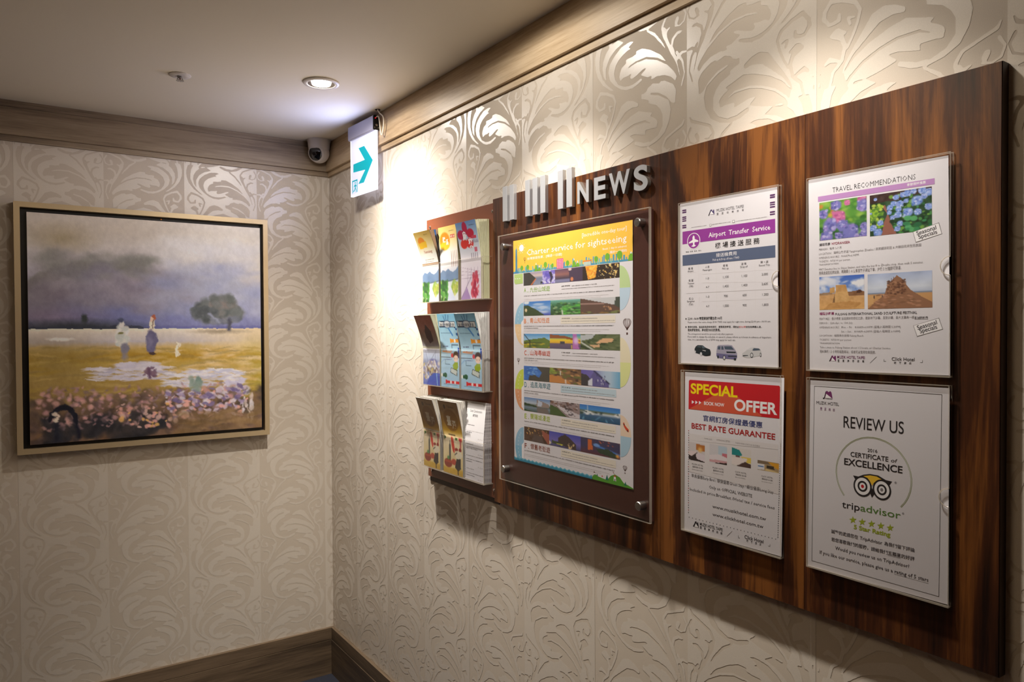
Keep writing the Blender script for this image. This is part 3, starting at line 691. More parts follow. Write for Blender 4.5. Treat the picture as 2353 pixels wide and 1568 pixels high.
PRINTS['review']=[
('f',[(7.2,8.94),(200.02,9.33),(198.49,289.03),(6.93,287.04)],0.55,'k',1),
('p',[(24.9,26.62),(26.18,17.31),(28.96,14.89),(31.79,16.94),(34.56,15.05),(36.68,17.27),(38.61,26.28)],'plum',1),
('p',[(26.03,26.28),(27.91,19.82),(37.5,26.1)],'w',2),
('p',[(23.78,27.36),(27.01,15.94),(27.85,16.14),(25.2,27.26)],'k',2),
('e',23.5,27.12,1.41,1.05,'k',2,0,0,360),
('g',25.64,28.21,12.57,1.31,'k2',2),
('t', 11.08, 36.98, 38.27, 4.78, 'MUZIK HOTEL', 'k2', 0, 2, 0),
('t', 17.81, 46.06, 3.41, 4.5, '璽', 'plum', 0, 2, 0),
('t', 25.05, 46.1, 3.38, 4.47, '夏', 'plum', 0, 2, 0),
('t', 32.21, 46.14, 3.35, 4.45, '商', 'plum', 0, 2, 0),
('t', 39.3, 46.18, 3.32, 4.43, '旅', 'plum', 0, 2, 0),
('t', 57.25, 69.22, 91.48, 17.22, 'REVIEW US', 'k', 0.004, 2, 0),
('e',103.3,136.8,57.9,57.9,'olive',1,0.55,140,402),
('e',103.3,136.8,56.4,56.4,'olive',1,0.45,140,402),
('t', 95.71, 101.44, 14.89, 4.74, '2016', 'k', 0.004, 2, 0),
('t', 69.18, 111.99, 57.83, 6.87, 'CERTIFICATE', 'k', 0.014, 2, 0),
('t', 130.65, 111.85, 8.43, 4.86, 'of', 'k', 0.0, 2, 1),
('t', 59.09, 125.86, 88.46, 9.72, 'EXCELLENCE', 'k', 0.018, 2, 0),
('e',88.68,154.56,14.25,15.49,'k',4,0,0,360),
('e',88.68,154.56,11.72,12.87,'w',5,0,0,360),
('e',88.68,154.56,7.67,8.24,'k',6,0,0,360),
('e',88.68,154.56,4.86,5.37,'w',7,0,0,360),
('e',88.68,154.56,2.31,2.62,'red',8,0,0,360),
('e',117.93,154.8,13.66,15.16,'k',4,0,0,360),
('e',117.93,154.8,11.24,12.59,'w',5,0,0,360),
('e',117.93,154.8,7.35,8.07,'k',6,0,0,360),
('e',117.93,154.8,4.66,5.26,'w',7,0,0,360),
('e',117.93,154.8,2.21,2.57,'g',8,0,0,360),
('p',[(73.52,140.38),(82.03,140.82),(89.74,136.85),(99.93,134.28),(112.49,134.55),(123.65,139.53),(132.78,140.24),(128.61,146.64),(122.52,147.66),(103.37,147.14),(84.73,148.94),(78.87,148.63)],'k',2),
('p',[(89.77,138.85),(99.95,136.26),(110.02,136.42),(117.51,139.66),(110.09,142.33),(105.76,146.74),(103.42,151.46),(100.06,145.19),(96.19,140.84)],'gold',3),
('p',[(100.27,162.55),(103.46,154.56),(107.19,161.95),(103.25,168.84)],'k',5),
('t', 136.42, 142.79, 2.99, 3.38, '®', 'k2', 0, 2, 0),
('t', 56.4, 192.38, 28.1, 10.37, 'trip', 'k', 0.004, 2, 0),
('t', 85.76, 192.06, 59.77, 10.15, 'advisor', 'green', 0.004, 2, 0),
('t', 147.75, 185.06, 2.85, 3.01, '®', 'k2', 0, 2, 0),
('p',[(74.16,202.32),(75.7,205.89),(79.98,205.19),(76.66,208.42),(77.87,212.15),(74.27,210.6),(70.72,213.63),(71.84,209.41),(68.41,207.54),(72.72,206.49)],'leaf',1),
('p',[(88.75,202.36),(90.26,205.89),(94.44,205.2),(91.19,208.4),(92.37,212.08),(88.85,210.55),(85.37,213.55),(86.47,209.37),(83.11,207.52),(87.34,206.49)],'leaf',1),
('p',[(103.03,202.4),(104.51,205.9),(108.61,205.21),(105.42,208.37),(106.58,212.02),(103.13,210.5),(99.72,213.48),(100.8,209.34),(97.51,207.51),(101.65,206.49)],'leaf',1),
('p',[(117.03,202.44),(118.47,205.9),(122.48,205.22),(119.36,208.35),(120.49,211.96),(117.12,210.46),(113.78,213.4),(114.83,209.31),(111.61,207.49),(115.67,206.48)],'leaf',1),
('p',[(130.73,202.47),(132.14,205.9),(136.08,205.23),(133.02,208.33),(134.13,211.9),(130.82,210.42),(127.55,213.33),(128.58,209.28),(125.43,207.48),(129.4,206.48)],'leaf',1),
('t', 75.67, 221.05, 55.51, 6.07, '5 Star Rating', 'leaf', 0.03, 2, 0),
('t', 39.47, 235.73, 43.07, 6.22, '誠摯的邀請您在', 'k2', 0.012, 2, 0),
('t', 85.3, 235.23, 34.13, 4.82, 'TripAdvisor', 'k2', 0.008, 2, 0),
('t', 122.4, 235.52, 43.3, 5.87, '為我們留下評論', 'k2', 0.012, 2, 0),
('t', 39.65, 248.3, 125.83, 6.23, '若您喜歡我們的服務，請給我們五顆星的好評', 'k2', 0.012, 2, 0),
('p',[(127.62,248.84),(146.15,249.08),(146.15,249.43),(127.62,249.19)],'k2',1),
('t', 46.17, 259.84, 112.3, 5.2, 'Would you review us on TripAdvisor?', 'k2', 0.008, 2, 0),
('t', 20.39, 272.42, 164.23, 5.29, 'If you like our service, please give us a rating of 5 stars', 'k2', 0.008, 2, 0),
('p',[(137.22,273.81),(184.74,274.52),(184.75,274.86),(137.22,274.16)],'k2',1)]
PRINTS['poster']=[
('r',0,0,430,81.74,'amber',1),
('city',0,57.51),
('t', 58.15, 41.32, 354.48, 14.27, 'Charter service for sightseeing', 'w', 0.004, 2, 0),
('t', 269.73, 18.33, 142.5, 8.32, '[Incredible one-day tour]', 'w', 0, 2, 0),
('t', 60.68, 53.36, 136.36, 7.42, '台灣旅遊包車．[暢遊一日遊]', 'w', 0.006, 2, 0),
('t', 338.19, 53.08, 74.09, 4.41, 'Book 1 day in advance', 'w', 0, 2, 0),
('t', 361.45, 62.8, 51.21, 5.89, '需於一日預約', 'w', 0.01, 2, 0),
('ph',0,44.5,83.38,390.86,114.22),
('t', 45.75, 130.64, 8.98, 10.64, 'A', 'lgreen', 0.006, 2, 0),
('e',62.24,130.18,1.4,0.95,'lgreen',1,0,0,360),
('t', 70.39, 131.74, 80.86, 12.39, '九份山城遊', 'lgreen', 0.0, 2, 0),
('g',195.48,124.28,31.45,2.79,'k2',2),
('g',232.91,125.17,87.4,2.25,'g',2),
('g',195.47,130.52,179.59,1.78,'g',2),
('g',45.71,141.0,200.99,2.46,'g',2),
('g',246.7,141.33,125.79,2.23,'k2',2),
('g',45.68,148.89,312.07,1.22,'gl',2),
('g',45.67,152.58,285.49,1.23,'gl',2),
('ph',1,44.24,154.14,391.63,188.16),
('t', 45.48, 206.36, 8.99, 11.02, 'B', 'orange', 0.006, 2, 0),
('e',61.99,205.7,1.4,0.95,'orange',1,0,0,360),
('t', 70.14, 206.43, 78.8, 12.82, '青山知性遊', 'orange', 0.0, 2, 0),
('p',[(191.24,192.62),(377.69,192.18),(377.71,207.82),(191.22,209.19)],'cream',1),
('g',195.37,198.25,31.48,2.8,'k2',2),
('g',232.84,199.0,87.49,2.25,'g',2),
('g',195.36,204.35,179.78,1.78,'g',2),
('g',45.45,215.15,201.2,2.46,'g',2),
('g',246.65,215.12,125.92,2.23,'k2',2),
('g',45.43,219.7,58.29,2.19,'g',2),
('g',45.41,222.94,312.4,1.23,'gl',2),
('g',45.4,226.67,285.8,1.23,'gl',2),
('ph',2,43.96,232.32,391.9,266.08),
('t', 46.15, 284.5, 8.99, 11.04, 'C', 'brick', 0.006, 2, 0),
('e',62.66,283.85,1.4,0.95,'brick',1,0,0,360),
('t', 70.82, 284.65, 80.76, 12.84, '山海尋幽遊', 'brick', 0.0, 2, 0),
('g',195.25,276.21,31.52,2.81,'k2',2),
('g',232.76,276.86,87.59,2.26,'g',2),
('g',195.25,282.21,179.97,1.78,'g',2),
('g',45.16,293.24,201.43,2.46,'g',2),
('g',246.59,292.98,126.06,2.24,'k2',2),
('g',45.15,297.89,58.35,2.19,'g',2),
('g',45.13,300.96,312.75,1.23,'gl',2),
('g',45.12,304.71,286.11,1.24,'gl',2),
('ph',3,43.67,311.13,392.0,345.6),
('t', 45.87, 363.17, 9.0, 12.23, 'D', 'teal', 0.006, 2, 0),
('e',62.39,362.44,1.41,0.95,'teal',1,0,0,360),
('t', 70.56, 362.9, 80.85, 14.22, '追風海岸遊', 'teal', 0.0, 2, 0),
('p',[(191.0,350.24),(379.58,348.73),(379.6,364.43),(190.97,366.88)],'iceb',1),
('g',195.14,355.78,31.55,2.81,'k2',2),
('g',232.69,356.16,87.69,2.26,'g',2),
('g',195.13,361.49,180.17,1.79,'g',2),
('g',44.88,373.12,201.65,2.47,'g',2),
('g',246.53,372.18,126.2,2.24,'k2',2),
('g',44.86,378.1,58.42,2.2,'g',2),
('g',44.84,380.64,313.1,1.24,'gl',2),
('g',44.83,384.46,286.44,1.24,'gl',2),
('ph',4,44.11,387.84,391.59,421.42),
('t', 45.59, 440.4, 9.01, 11.67, 'E', 'lime', 0.006, 2, 0),
('e',62.14,439.6,1.4,0.96,'lime',1,0,0,360),
('t', 70.31, 439.83, 79.21, 13.58, '蘭陽城漫遊', 'lime', 0.0, 2, 0),
('p',[(190.88,425.94),(377.95,425.29),(377.97,441.04),(190.86,442.62)],'cream',1),
('g',195.02,431.58,31.59,2.81,'k2',2),
('g',232.62,432.26,87.78,2.26,'g',2),
('g',195.02,437.64,180.37,1.79,'g',2),
('g',44.6,448.68,201.87,2.48,'g',2),
('g',246.47,448.46,126.34,2.25,'k2',2),
('g',44.57,456.45,313.44,1.24,'gl',2),
('g',44.56,460.22,286.74,1.24,'gl',2),
('ph',5,43.85,460.6,390.84,493.6),
('t', 45.33, 513.57, 9.02, 11.7, 'F', 'brown', 0.006, 2, 0),
('e',61.89,512.81,1.41,0.96,'brown',1,0,0,360),
('t', 70.08, 513.23, 78.85, 13.61, '懷舊老街遊', 'brown', 0.0, 2, 0),
('p',[(190.77,498.06),(378.03,497.82),(378.05,513.6),(190.75,514.78)],'cream',1),
('g',194.92,503.76,31.62,2.82,'k2',2),
('g',232.55,504.59,87.87,2.27,'g',2),
('g',194.91,510.0,180.55,1.8,'g',2),
('g',44.35,520.74,202.07,2.48,'g',2),
('g',246.42,520.9,126.46,2.25,'k2',2),
('g',44.31,528.66,313.76,1.24,'gl',2),
('g',44.3,532.4,287.03,1.24,'gl',2)]
DAM=[('p',1,[(0.093,0.086),(0.147,0.185),(0.253,0.321),(0.355,0.397),(0.434,0.437),(0.503,0.44),(0.505,0.409),(0.56,0.405),(0.617,0.401),(0.609,0.369),(0.659,0.349),(0.684,0.303),(0.686,0.269),(0.677,0.232),(0.644,0.254),(0.588,0.254),(0.55,0.266),(0.571,0.228),(0.549,0.21),(0.492,0.228),(0.433,0.256),(0.389,0.26),(0.415,0.239),(0.458,0.216),(0.383,0.171),(0.338,0.171),(0.353,0.14),(0.282,0.148),(0.21,0.136),(0.146,0.099),(0.109,0.055)]),('p',1,[(0.513,0.537),(0.59,0.544),(0.664,0.531),(0.737,0.484),(0.796,0.423),(0.813,0.355),(0.798,0.283),(0.745,0.217),(0.672,0.159),(0.606,0.131),(0.54,0.127),(0.482,0.147),(0.433,0.171),(0.453,0.186),(0.511,0.165),(0.568,0.157),(0.634,0.17),(0.7,0.208),(0.736,0.267),(0.748,0.325),(0.728,0.393),(0.687,0.433),(0.636,0.463),(0.589,0.479),(0.551,0.484),(0.589,0.497),(0.551,0.522)]),('p',1,[(0.637,0.566),(0.729,0.535),(0.801,0.478),(0.84,0.405),(0.844,0.326),(0.831,0.274),(0.871,0.336),(0.882,0.406),(0.876,0.47),(0.841,0.538),(0.783,0.593),(0.702,0.607)]),('p',1,[(0.872,0.628),(0.907,0.56),(0.918,0.484),(0.915,0.404),(0.88,0.312),(0.826,0.24),(0.754,0.178),(0.681,0.14),(0.79,0.185),(0.879,0.259),(0.94,0.348),(0.968,0.436),(0.974,0.53),(0.95,0.62)]),('s',-1,[(0.093,0.115,3.1),(0.179,0.217,3.9),(0.283,0.295,4.3),(0.394,0.341,4.3),(0.493,0.346,3.9),(0.569,0.33,3.1),(0.615,0.309,0.6)]),('s',-1,[(0.071,0.049,3.1),(0.115,0.189,3.9),(0.18,0.334,5.1),(0.243,0.463,5.9),(0.295,0.557,2.0)]),('s',1,[(0.094,0.145,1.0),(0.137,0.247,3.1),(0.19,0.338,2.7),(0.243,0.42,3.9),(0.315,0.514,5.9),(0.386,0.571,3.9)]),('s',1,[(0.061,0.074,2.0),(0.094,0.196,2.7),(0.137,0.298,3.1),(0.191,0.432,4.3),(0.212,0.518,5.9)]),('s',1,[(0.05,-0.003,3.9),(0.023,0.091,2.7),(0.04,0.192,4.7),(0.095,0.284,5.9)]),('p',1,[(0.103,-0.013),(0.13,0.034),(0.21,0.088),(0.251,0.095),(0.261,0.08),(0.328,0.102),(0.383,0.079),(0.392,0.058),(0.442,0.034),(0.451,0.006),(0.382,-0.023),(0.352,0.029),(0.271,0.006),(0.188,-0.054),(0.145,-0.114),(0.108,-0.128)]),('p',1,[(0.174,-0.084),(0.268,-0.018),(0.449,0.05),(0.449,0.02),(0.369,-0.031),(0.377,-0.052),(0.289,-0.095),(0.256,-0.137),(0.232,-0.192),(0.233,-0.283),(0.277,-0.349),(0.351,-0.385),(0.425,-0.38),(0.518,-0.343),(0.524,-0.37),(0.456,-0.409),(0.372,-0.421),(0.287,-0.397),(0.211,-0.346),(0.167,-0.256),(0.152,-0.162)]),('p',1,[(0.299,-0.205),(0.358,-0.168),(0.332,-0.145),(0.395,-0.123),(0.479,-0.09),(0.57,-0.116),(0.679,-0.166),(0.766,-0.23),(0.831,-0.314),(0.803,-0.42),(0.765,-0.387),(0.697,-0.389),(0.619,-0.369),(0.523,-0.334),(0.581,-0.28),(0.518,-0.284),(0.404,-0.317),(0.407,-0.279),(0.32,-0.279),(0.288,-0.285),(0.283,-0.232)]),('p',1,[(0.479,-0.024),(0.541,0.018),(0.601,0.034),(0.665,0.009),(0.704,-0.055),(0.766,-0.151),(0.822,-0.248),(0.85,-0.334),(0.775,-0.211),(0.679,-0.115),(0.621,-0.06),(0.545,-0.04),(0.489,-0.053)]),('s',-1,[(0.347,-0.231,1.7),(0.416,-0.195,4.1),(0.519,-0.196,4.5),(0.619,-0.227,4.5),(0.717,-0.279,4.5),(0.794,-0.353,4.5),(0.831,-0.421,4.5)]),('s',1,[(0.026,-0.281,2.1),(0.043,-0.322,5.4),(0.122,-0.359,5.0),(0.2,-0.396,5.0),(0.234,-0.458,5.4),(0.215,-0.573,6.2),(0.142,-0.698,7.0),(0.096,-0.778,6.2)]),('s',1,[(0.036,-0.375,5.0),(0.009,-0.429,3.7),(0.024,-0.486,3.3),(0.064,-0.508,2.9),(0.115,-0.497,2.9)]),('s',1,[(0.087,-0.443,8.3),(0.098,-0.47,8.3),(0.098,-0.493,4.1)]),('s',1,[(0.047,-0.563,2.9),(0.086,-0.56,6.2),(0.132,-0.595,6.2),(0.142,-0.652,5.0),(0.119,-0.709,4.1)]),('s',1,[(0.154,-0.486,2.1),(0.193,-0.506,5.4),(0.204,-0.563,5.0)]),('s',1,[(-0.001,-0.741,2.9),(0.051,-0.736,6.2),(0.085,-0.771,5.4)]),('s',1,[(0.908,0.191,8.3),(0.834,0.168,6.2),(0.758,0.123,6.2),(0.733,0.064,5.4),(0.748,-0.009,5.0),(0.776,-0.083,4.5),(0.809,-0.154,4.1)]),('s',1,[(0.913,0.183,6.2),(0.949,0.134,7.4),(0.954,0.087,7.0),(0.917,0.034,5.0),(0.861,0.047,7.0),(0.857,0.084,5.4)]),('s',1,[(0.762,0.032,2.1),(0.805,0.042,5.4),(0.791,-0.006,4.1)]),('s',1,[(0.823,-0.049,5.0),(0.87,-0.023,10.3),(0.907,-0.043,6.2),(0.842,-0.077,8.3),(0.823,-0.134,6.2),(0.841,-0.226,6.2),(0.897,-0.286,5.4),(0.915,-0.375,4.1)]),('s',1,[(0.865,-0.219,5.0),(0.916,-0.197,8.3),(0.947,-0.221,4.1)]),('s',1,[(0.97,-0.239,0.8),(0.979,-0.277,2.1),(0.981,-0.359,2.9)])]
# ------------------------------------------------------------------ printed pictures
PIC = {}
def pic(f): PIC[f.__name__] = f; return f
@pic
def room1(w_, h_):
    c = Cv(w_, h_, (214, 206, 206)); c.poly([(.45, .05), (1, .1), (1, .42), (.45, .38)], (190, 120, 60)); c.ell(.7, .35, .12, .12, (240, 190, 110), .6)
    c.poly([(0, .5), (.45, .45), (.5, .55), (.2, .75), (0, .7)], (232, 214, 214)); c.poly([(0, .68), (.2, .75), (.5, .5), (1, .75), (1, 1), (0, .95)], (60, 50, 50)); return c.poly([(.45, .6), (.6, .5), (1, .6), (1, .95), (.5, .85)], (226, 214, 220)).a
@pic
def room2(w_, h_):
    c = Cv(w_, h_, (216, 212, 216)); c.poly([(.5, .05), (1, .08), (1, .5), (.5, .5)], (190, 208, 222)); c.poly([(.72, .42), (1, .42), (1, .65), (.72, .6)], (206, 120, 134))
    c.poly([(0, .6), (.5, .5), (1, .62), (1, .8), (.5, .88), (0, .85)], (232, 222, 226)); c.poly([(0, .82), (1, .78), (1, .9), (0, .95)], (212, 164, 168)); return c.poly([(.35, .95), (1, .88), (1, 1), (.3, 1)], (56, 44, 44)).a
@pic
def room3(w_, h_):
    c = Cv(w_, h_, (222, 216, 212)); c.poly([(0, 0), (.4, .1), (.55, .35), (.45, .42), (0, .42)], (40, 140, 140)); c.poly([(.5, .45), (1, .45), (1, .75), (.6, .7)], (232, 206, 92)); c.poly([(.2, .4), (.45, .4), (.42, .5), (.2, .5)], (110, 80, 80))
    c.poly([(0, .55), (.8, .5), (.75, .7), (.3, .95), (0, .9)], (236, 224, 220)); return c.poly([(.3, .95), (.7, .68), (1, .8), (1, 1), (.3, 1)], (86, 66, 60)).a
@pic
def room4(w_, h_):
    c = Cv(w_, h_, (176, 150, 110)); c.poly([(0, 0), (.5, .05), (.6, .3), (0, .35)], (130, 112, 92)); c.poly([(.5, .05), (1, .1), (1, .7), (.7, .4)], (222, 160, 50)); c.poly([(.45, .4), (.75, .4), (.8, .75), (.45, .7)], (70, 60, 50))
    c.poly([(0, .35), (.35, .35), (.35, .9), (0, .95)], (224, 224, 228)); c.poly([(.03, .55), (.3, .55), (.3, .66), (.03, .66)], (40, 110, 180)); return c.poly([(.4, .75), (1, .95), (1, 1), (.35, .95)], (222, 196, 140)).a
def bloom(c, cx, cy, r, cols, seed, asp):
    c.ell(cx, cy, r, r*asp, cols[0], .2)
    c.dabs(26, cx-r*.85, cx+r*.85, cy-r*asp*.85, cy+r*asp*.85, r*.24, r*.22*asp, cols, seed, .85)
@pic
def hyd1(w_, h_):
    c = Cv(w_, h_, (96, 150, 60)); c.tint(3, 5, 4, 120); c.dabs(70, 0, 1, 0, .55, .09, .07, [(130, 186, 70), (170, 200, 90), (90, 150, 60), (60, 120, 50)], 4, .6, .5)
    c.dabs(60, 0, 1, .5, 1, .06, .06, [(30, 70, 40), (60, 120, 60), (40, 90, 40)], 5, .8); c.dabs(10, 0, .4, .1, .4, .04, .04, [(230, 160, 60), (236, 120, 60)], 6, .7, .5)
    A = w_/h_; pu = [(120, 120, 190), (160, 160, 214), (90, 90, 160), (190, 180, 226), (150, 130, 200)]; pk = [(200, 110, 160), (220, 140, 180), (170, 80, 140)]
    bloom(c, .9, .05, .09, pk, 20, A)
    for i, (x, y, r_, p_) in enumerate([(.37, .13, .11, pu), (.93, .22, .13, pu), (.6, .1, .06, pk), (.42, .44, .14, pk), (.09, .32, .1, pu), (.24, .62, .15, pu), (.5, .66, .12, pu), (.66, .84, .17, pu), (.16, .93, .14, pu), (.42, .92, .08, pu), (.95, .95, .1, pu), (.95, .75, .09, pu)]): bloom(c, x, y, r_, p_, 30+i, A)
    return c.a
@pic
def hyd2(w_, h_):
    c = Cv(w_, h_, (40, 72, 44)); c.poly([(0, 0), (1, 0), (1, .08), (.45, .22), (.3, .2), (0, .22)], (62, 44, 40)); c.tint(5, 9, 7, 60)
    c.poly([(.2, .3), (.3, .5), (.24, .7), (.2, 1), (.45, 1), (.36, .75), (.3, .45), (.26, .28)], (150, 98, 84)); c.dabs(90, 0, .22, .25, .8, .03, .035, [(150, 190, 60), (190, 210, 90), (90, 140, 50)], 7)
    c.dabs(130, .35, 1, .1, 1, .035, .04, [(50, 110, 60), (80, 150, 80), (30, 70, 40), (120, 170, 70), (20, 50, 30)], 8)
    A = w_/h_; bl = [(130, 160, 226), (170, 190, 240), (90, 120, 200), (150, 160, 220), (200, 214, 246)]
    for i, (x, y, r_) in enumerate([(.44, .14, .05), (.55, .1, .05), (.62, .08, .06), (.72, .05, .05), (.85, .06, .06), (.95, .12, .07), (.4, .28, .05), (.5, .3, .06), (.34, .36, .05), (.48, .42, .05), (.33, .48, .04), (.77, .28, .09), (.6, .25, .04), (.47, .55, .06), (.63, .52, .08), (.78, .54, .06), (.95, .45, .06), (.38, .6, .04), (.5, .76, .05), (.46, .88, .05), (.18, .7, .05), (.06, .8, .06), (.14, .92, .07), (.1, .12, .03), (.88, .2, .05), (.02, .45, .02)]): bloom(c, x, y, r_, bl, 60+i, A)
    c.dabs(14, .6, 1, .65, .98, .05, .05, [(60, 140, 90), (90, 170, 110), (40, 110, 70)], 11, .9, .15)
    return c.a
@pic
def sand1(w_, h_):
    c = Cv(w_, h_).vg([(0, (70, 110, 200)), (.5, (130, 160, 214)), (.53, (206, 160, 110)), (1, (224, 174, 110))]); n = vnoise(w_, h_, 4, 4, 9)
    c.mix((n-.42)*5*(c.Y < .5)*(1-np.abs(c.Y-.25)*2.5), (236, 238, 244)); c.dabs(16, 0, .6, .02, .3, .14, .07, [(240, 240, 246), (226, 230, 240)], 10, .6, .5)
    c.poly([(0, .5), (.3, .47), (.3, .55), (0, .56)], (160, 130, 100)); c.poly([(.6, .5), (.9, .45), (1, .5), (1, .6), (.6, .6)], (140, 100, 70)); c.poly([(.85, .45), (.92, .44), (.95, .52), (.82, .53)], (80, 50, 40))
    c.poly([(.25, .35), (.36, .33), (.36, .5), (.24, .5)], (206, 160, 100)); c.poly([(.38, .28), (.6, .28), (.7, .78), (.34, .82), (.37, .5)], (214, 170, 112)); c.poly([(.38, .28), (.6, .28), (.63, .46), (.4, .48)], (200, 154, 98)); c.poly([(.3, .8), (.36, .5), (.35, .84)], (130, 96, 64))
    c.poly([(.1, .98), (.25, .8), (.7, .76), (.95, .82), (.8, .96)], (200, 150, 92)); return c.tint(11, 14, 12, 34, (c.Y > .3)*1.).a
@pic
def sand2(w_, h_):
    c = Cv(w_, h_).vg([(0, (176, 190, 222)), (.4, (214, 222, 236)), (.53, (190, 200, 220)), (.56, (120, 140, 170)), (.6, (206, 158, 106)), (1, (200, 150, 100))]); c.tint(12, 4, 4, 34, (c.Y < .5)*1.)
    c.poly([(.0, 1), (.12, .8), (.27, .62), (.33, .32), (.4, .2), (.47, .08), (.55, .18), (.62, .36), (.68, .5), (.85, .7), (1, .85), (1, 1)], (152, 110, 84)); c.poly([(.38, .24), (.385, .12), (.395, .24)], (120, 84, 66)); c.poly([(.41, .22), (.42, .1), (.43, .22)], (120, 84, 66))
    c.dabs(90, .32, .62, .2, .6, .02, .025, [(110, 74, 56), (180, 134, 104), (140, 100, 76), (90, 60, 48)], 13, .8); c.dabs(70, .1, .8, .6, .95, .035, .02, [(130, 94, 70), (196, 146, 116), (160, 112, 80)], 14, .7)
    c.poly([(0, .6), (.1, .62), (.1, .85), (0, .9)], (212, 166, 112)); c.ell(.11, .66, .008, .05, (50, 50, 60)); c.ell(.24, .64, .006, .04, (60, 60, 70)); return c.a
def tour(n):
    w_, h_ = 40, 22
    def S(*st): return Cv(w_, h_).vg(st)
    if n == 0:
        a = Cv(60, 26).vg([(0, (150, 140, 170)), (.3, (214, 190, 180)), (.5, (110, 120, 150)), (1, (140, 150, 170))]); a.poly([(0, 0), (.2, 0), (.4, .5), (.3, 1), (0, 1)], (54, 50, 46)); a.line(.25, 1, .4, .55, .025, (226, 120, 70)); a.poly([(.55, .75), (.75, .85), (.55, .95)], (40, 40, 50)); a.poly([(.62, 0), (1, 0), (1, 1), (.62, 1)], (120, 104, 206)); a.dabs(40, .62, 1, 0, 1, .03, .1, [(190, 180, 240), (90, 80, 190), (230, 226, 250)], 3); a.poly([(.8, .1), (.88, .1), (.93, .5), (.86, 1), (.84, 1), (.86, .55)], (46, 40, 60))
        b = Cv(50, 26).vg([(0, (90, 60, 90)), (.4, (150, 96, 90)), (.7, (60, 50, 70)), (.8, (130, 130, 170)), (1, (110, 110, 150))]); b.poly([(.5, .1), (1, 0), (1, 1), (.55, 1)], (66, 50, 74)); b.ell(.55, .1, .06, .1, (236, 200, 190)); b.ell(.62, .8, .05, .14, (226, 130, 80))
        d = Cv(70, 26, (40, 28, 22)); d.poly([(.08, 0), (.42, 0), (.36, .85), (.16, .95)], (252, 170, 44)); d.dabs(16, .12, .38, .05, .8, .03, .1, [(255, 210, 80), (240, 130, 40)], 5); d.dabs(46, .45, 1, 0, 1, .014, .035, [(250, 214, 120), (244, 190, 90), (255, 236, 170)], 6, 1, .25); d.ell(.75, .08, .03, .12, (252, 220, 130)); d.ell(.9, .6, .03, .12, (240, 200, 110)); d.ell(.95, .2, .025, .12, (240, 210, 130)); return [(.0, .366, a), (.366, .655, b), (.655, 1, d)]
    if n == 1:
        a = S((0, (50, 120, 210)), (.6, (120, 170, 226)), (1, (60, 70, 180))); a.dabs(20, .3, 1, .1, .8, .12, .05, [(220, 230, 246), (180, 206, 240)], 7, .6, .6); a.poly([(0, .3), (.15, .25), (.5, .6), (.8, 1), (0, 1)], (52, 70, 40)); a.ell(.1, .6, .04, .12, (250, 220, 170)); a.ell(.12, .08, .1, .12, (226, 236, 246))
        b = Cv(40, 22).vg([(0, (120, 190, 180)), (.3, (60, 120, 80)), (1, (40, 70, 30))]); b.dabs(70, 0, 1, .2, 1, .04, .05, [(40, 80, 40), (90, 150, 70), (140, 170, 120), (30, 50, 24)], 8); b.dabs(40, .4, 1, .3, 1, .1, .02, [(90, 190, 60), (60, 150, 50)], 9, .9, .3, .15); b.line(.42, 1, .4, .7, .03, (220, 226, 210))
        d = Cv(44, 22, (206, 208, 212)); d.poly([(0, 0), (.1, .05), (.9, .5), (1, .6), (1, 1), (0, 1)], (92, 66, 56)); d.poly([(.9, 0), (1, 0), (1, .7), (.85, .5)], (60, 70, 60)); d.line(0, .35, .6, .38, .02, (190, 150, 140)); d.dabs(14, .55, .8, .5, .75, .01, .05, [(210, 150, 100)], 2); d.dabs(24, 0, 1, .85, 1, .05, .05, [(120, 130, 70), (150, 110, 60), (60, 60, 40)], 10); return [(0, .315, a), (.315, .63, b), (.63, 1, d)]
    if n == 2:
        a = S((0, (70, 150, 220)), (.35, (150, 200, 236)), (.4, (150, 200, 236)), (1, (150, 150, 40))); a.poly([(0, .5), (.3, .4), (.8, .28), (1, .5), (1, 1), (0, 1)], (96, 120, 44)); a.dabs(26, 0, 1, .6, 1, .1, .04, [(206, 180, 40), (120, 130, 40), (70, 80, 30)], 11); a.line(0, 0, .25, .55, .02, (40, 50, 60)); a.line(.25, .5, .25, 1, .03, (50, 56, 40)); a.line(0, .65, .7, .62, .02, (60, 70, 40))
        b = S((0, (60, 130, 200)), (.3, (140, 200, 150)), (.4, (252, 210, 40)), (.6, (240, 180, 40)), (.65, (110, 90, 110)), (1, (80, 70, 100))); b.poly([(0, .05), (.5, .15), (1, .45), (1, .5), (.5, .32), (0, .3)], (150, 80, 40)); b.poly([(.35, .5), (.5, .5), (.5, .7), (.33, .7)], (60, 60, 70)); b.poly([(.75, 0), (.86, 0), (.95, 1), (.75, 1)], (190, 110, 190)); b.ell(.85, .45, .07, .2, (240, 200, 250), .5); b.line(.72, .75, .72, 1, .02, (250, 200, 80))
        d = Cv(44, 22, (86, 100, 60)); d.dabs(60, 0, 1, 0, 1, .06, .06, [(60, 76, 44), (40, 56, 30), (110, 120, 80)], 12); d.poly([(0, .1), (.4, 0), (.3, .3), (0, .45)], (190, 196, 200)); d.poly([(.5, .4), (.6, .25), (.85, .3), (.8, .5), (.4, .6)], (232, 180, 130)); d.poly([(.25, .7), (.5, .65), (.5, .8), (.35, .85)], (222, 176, 130)); d.line(0, .5, .35, 1, .03, (206, 210, 200)); return [(0, .305, a), (.305, .63, b), (.63, 1, d)]
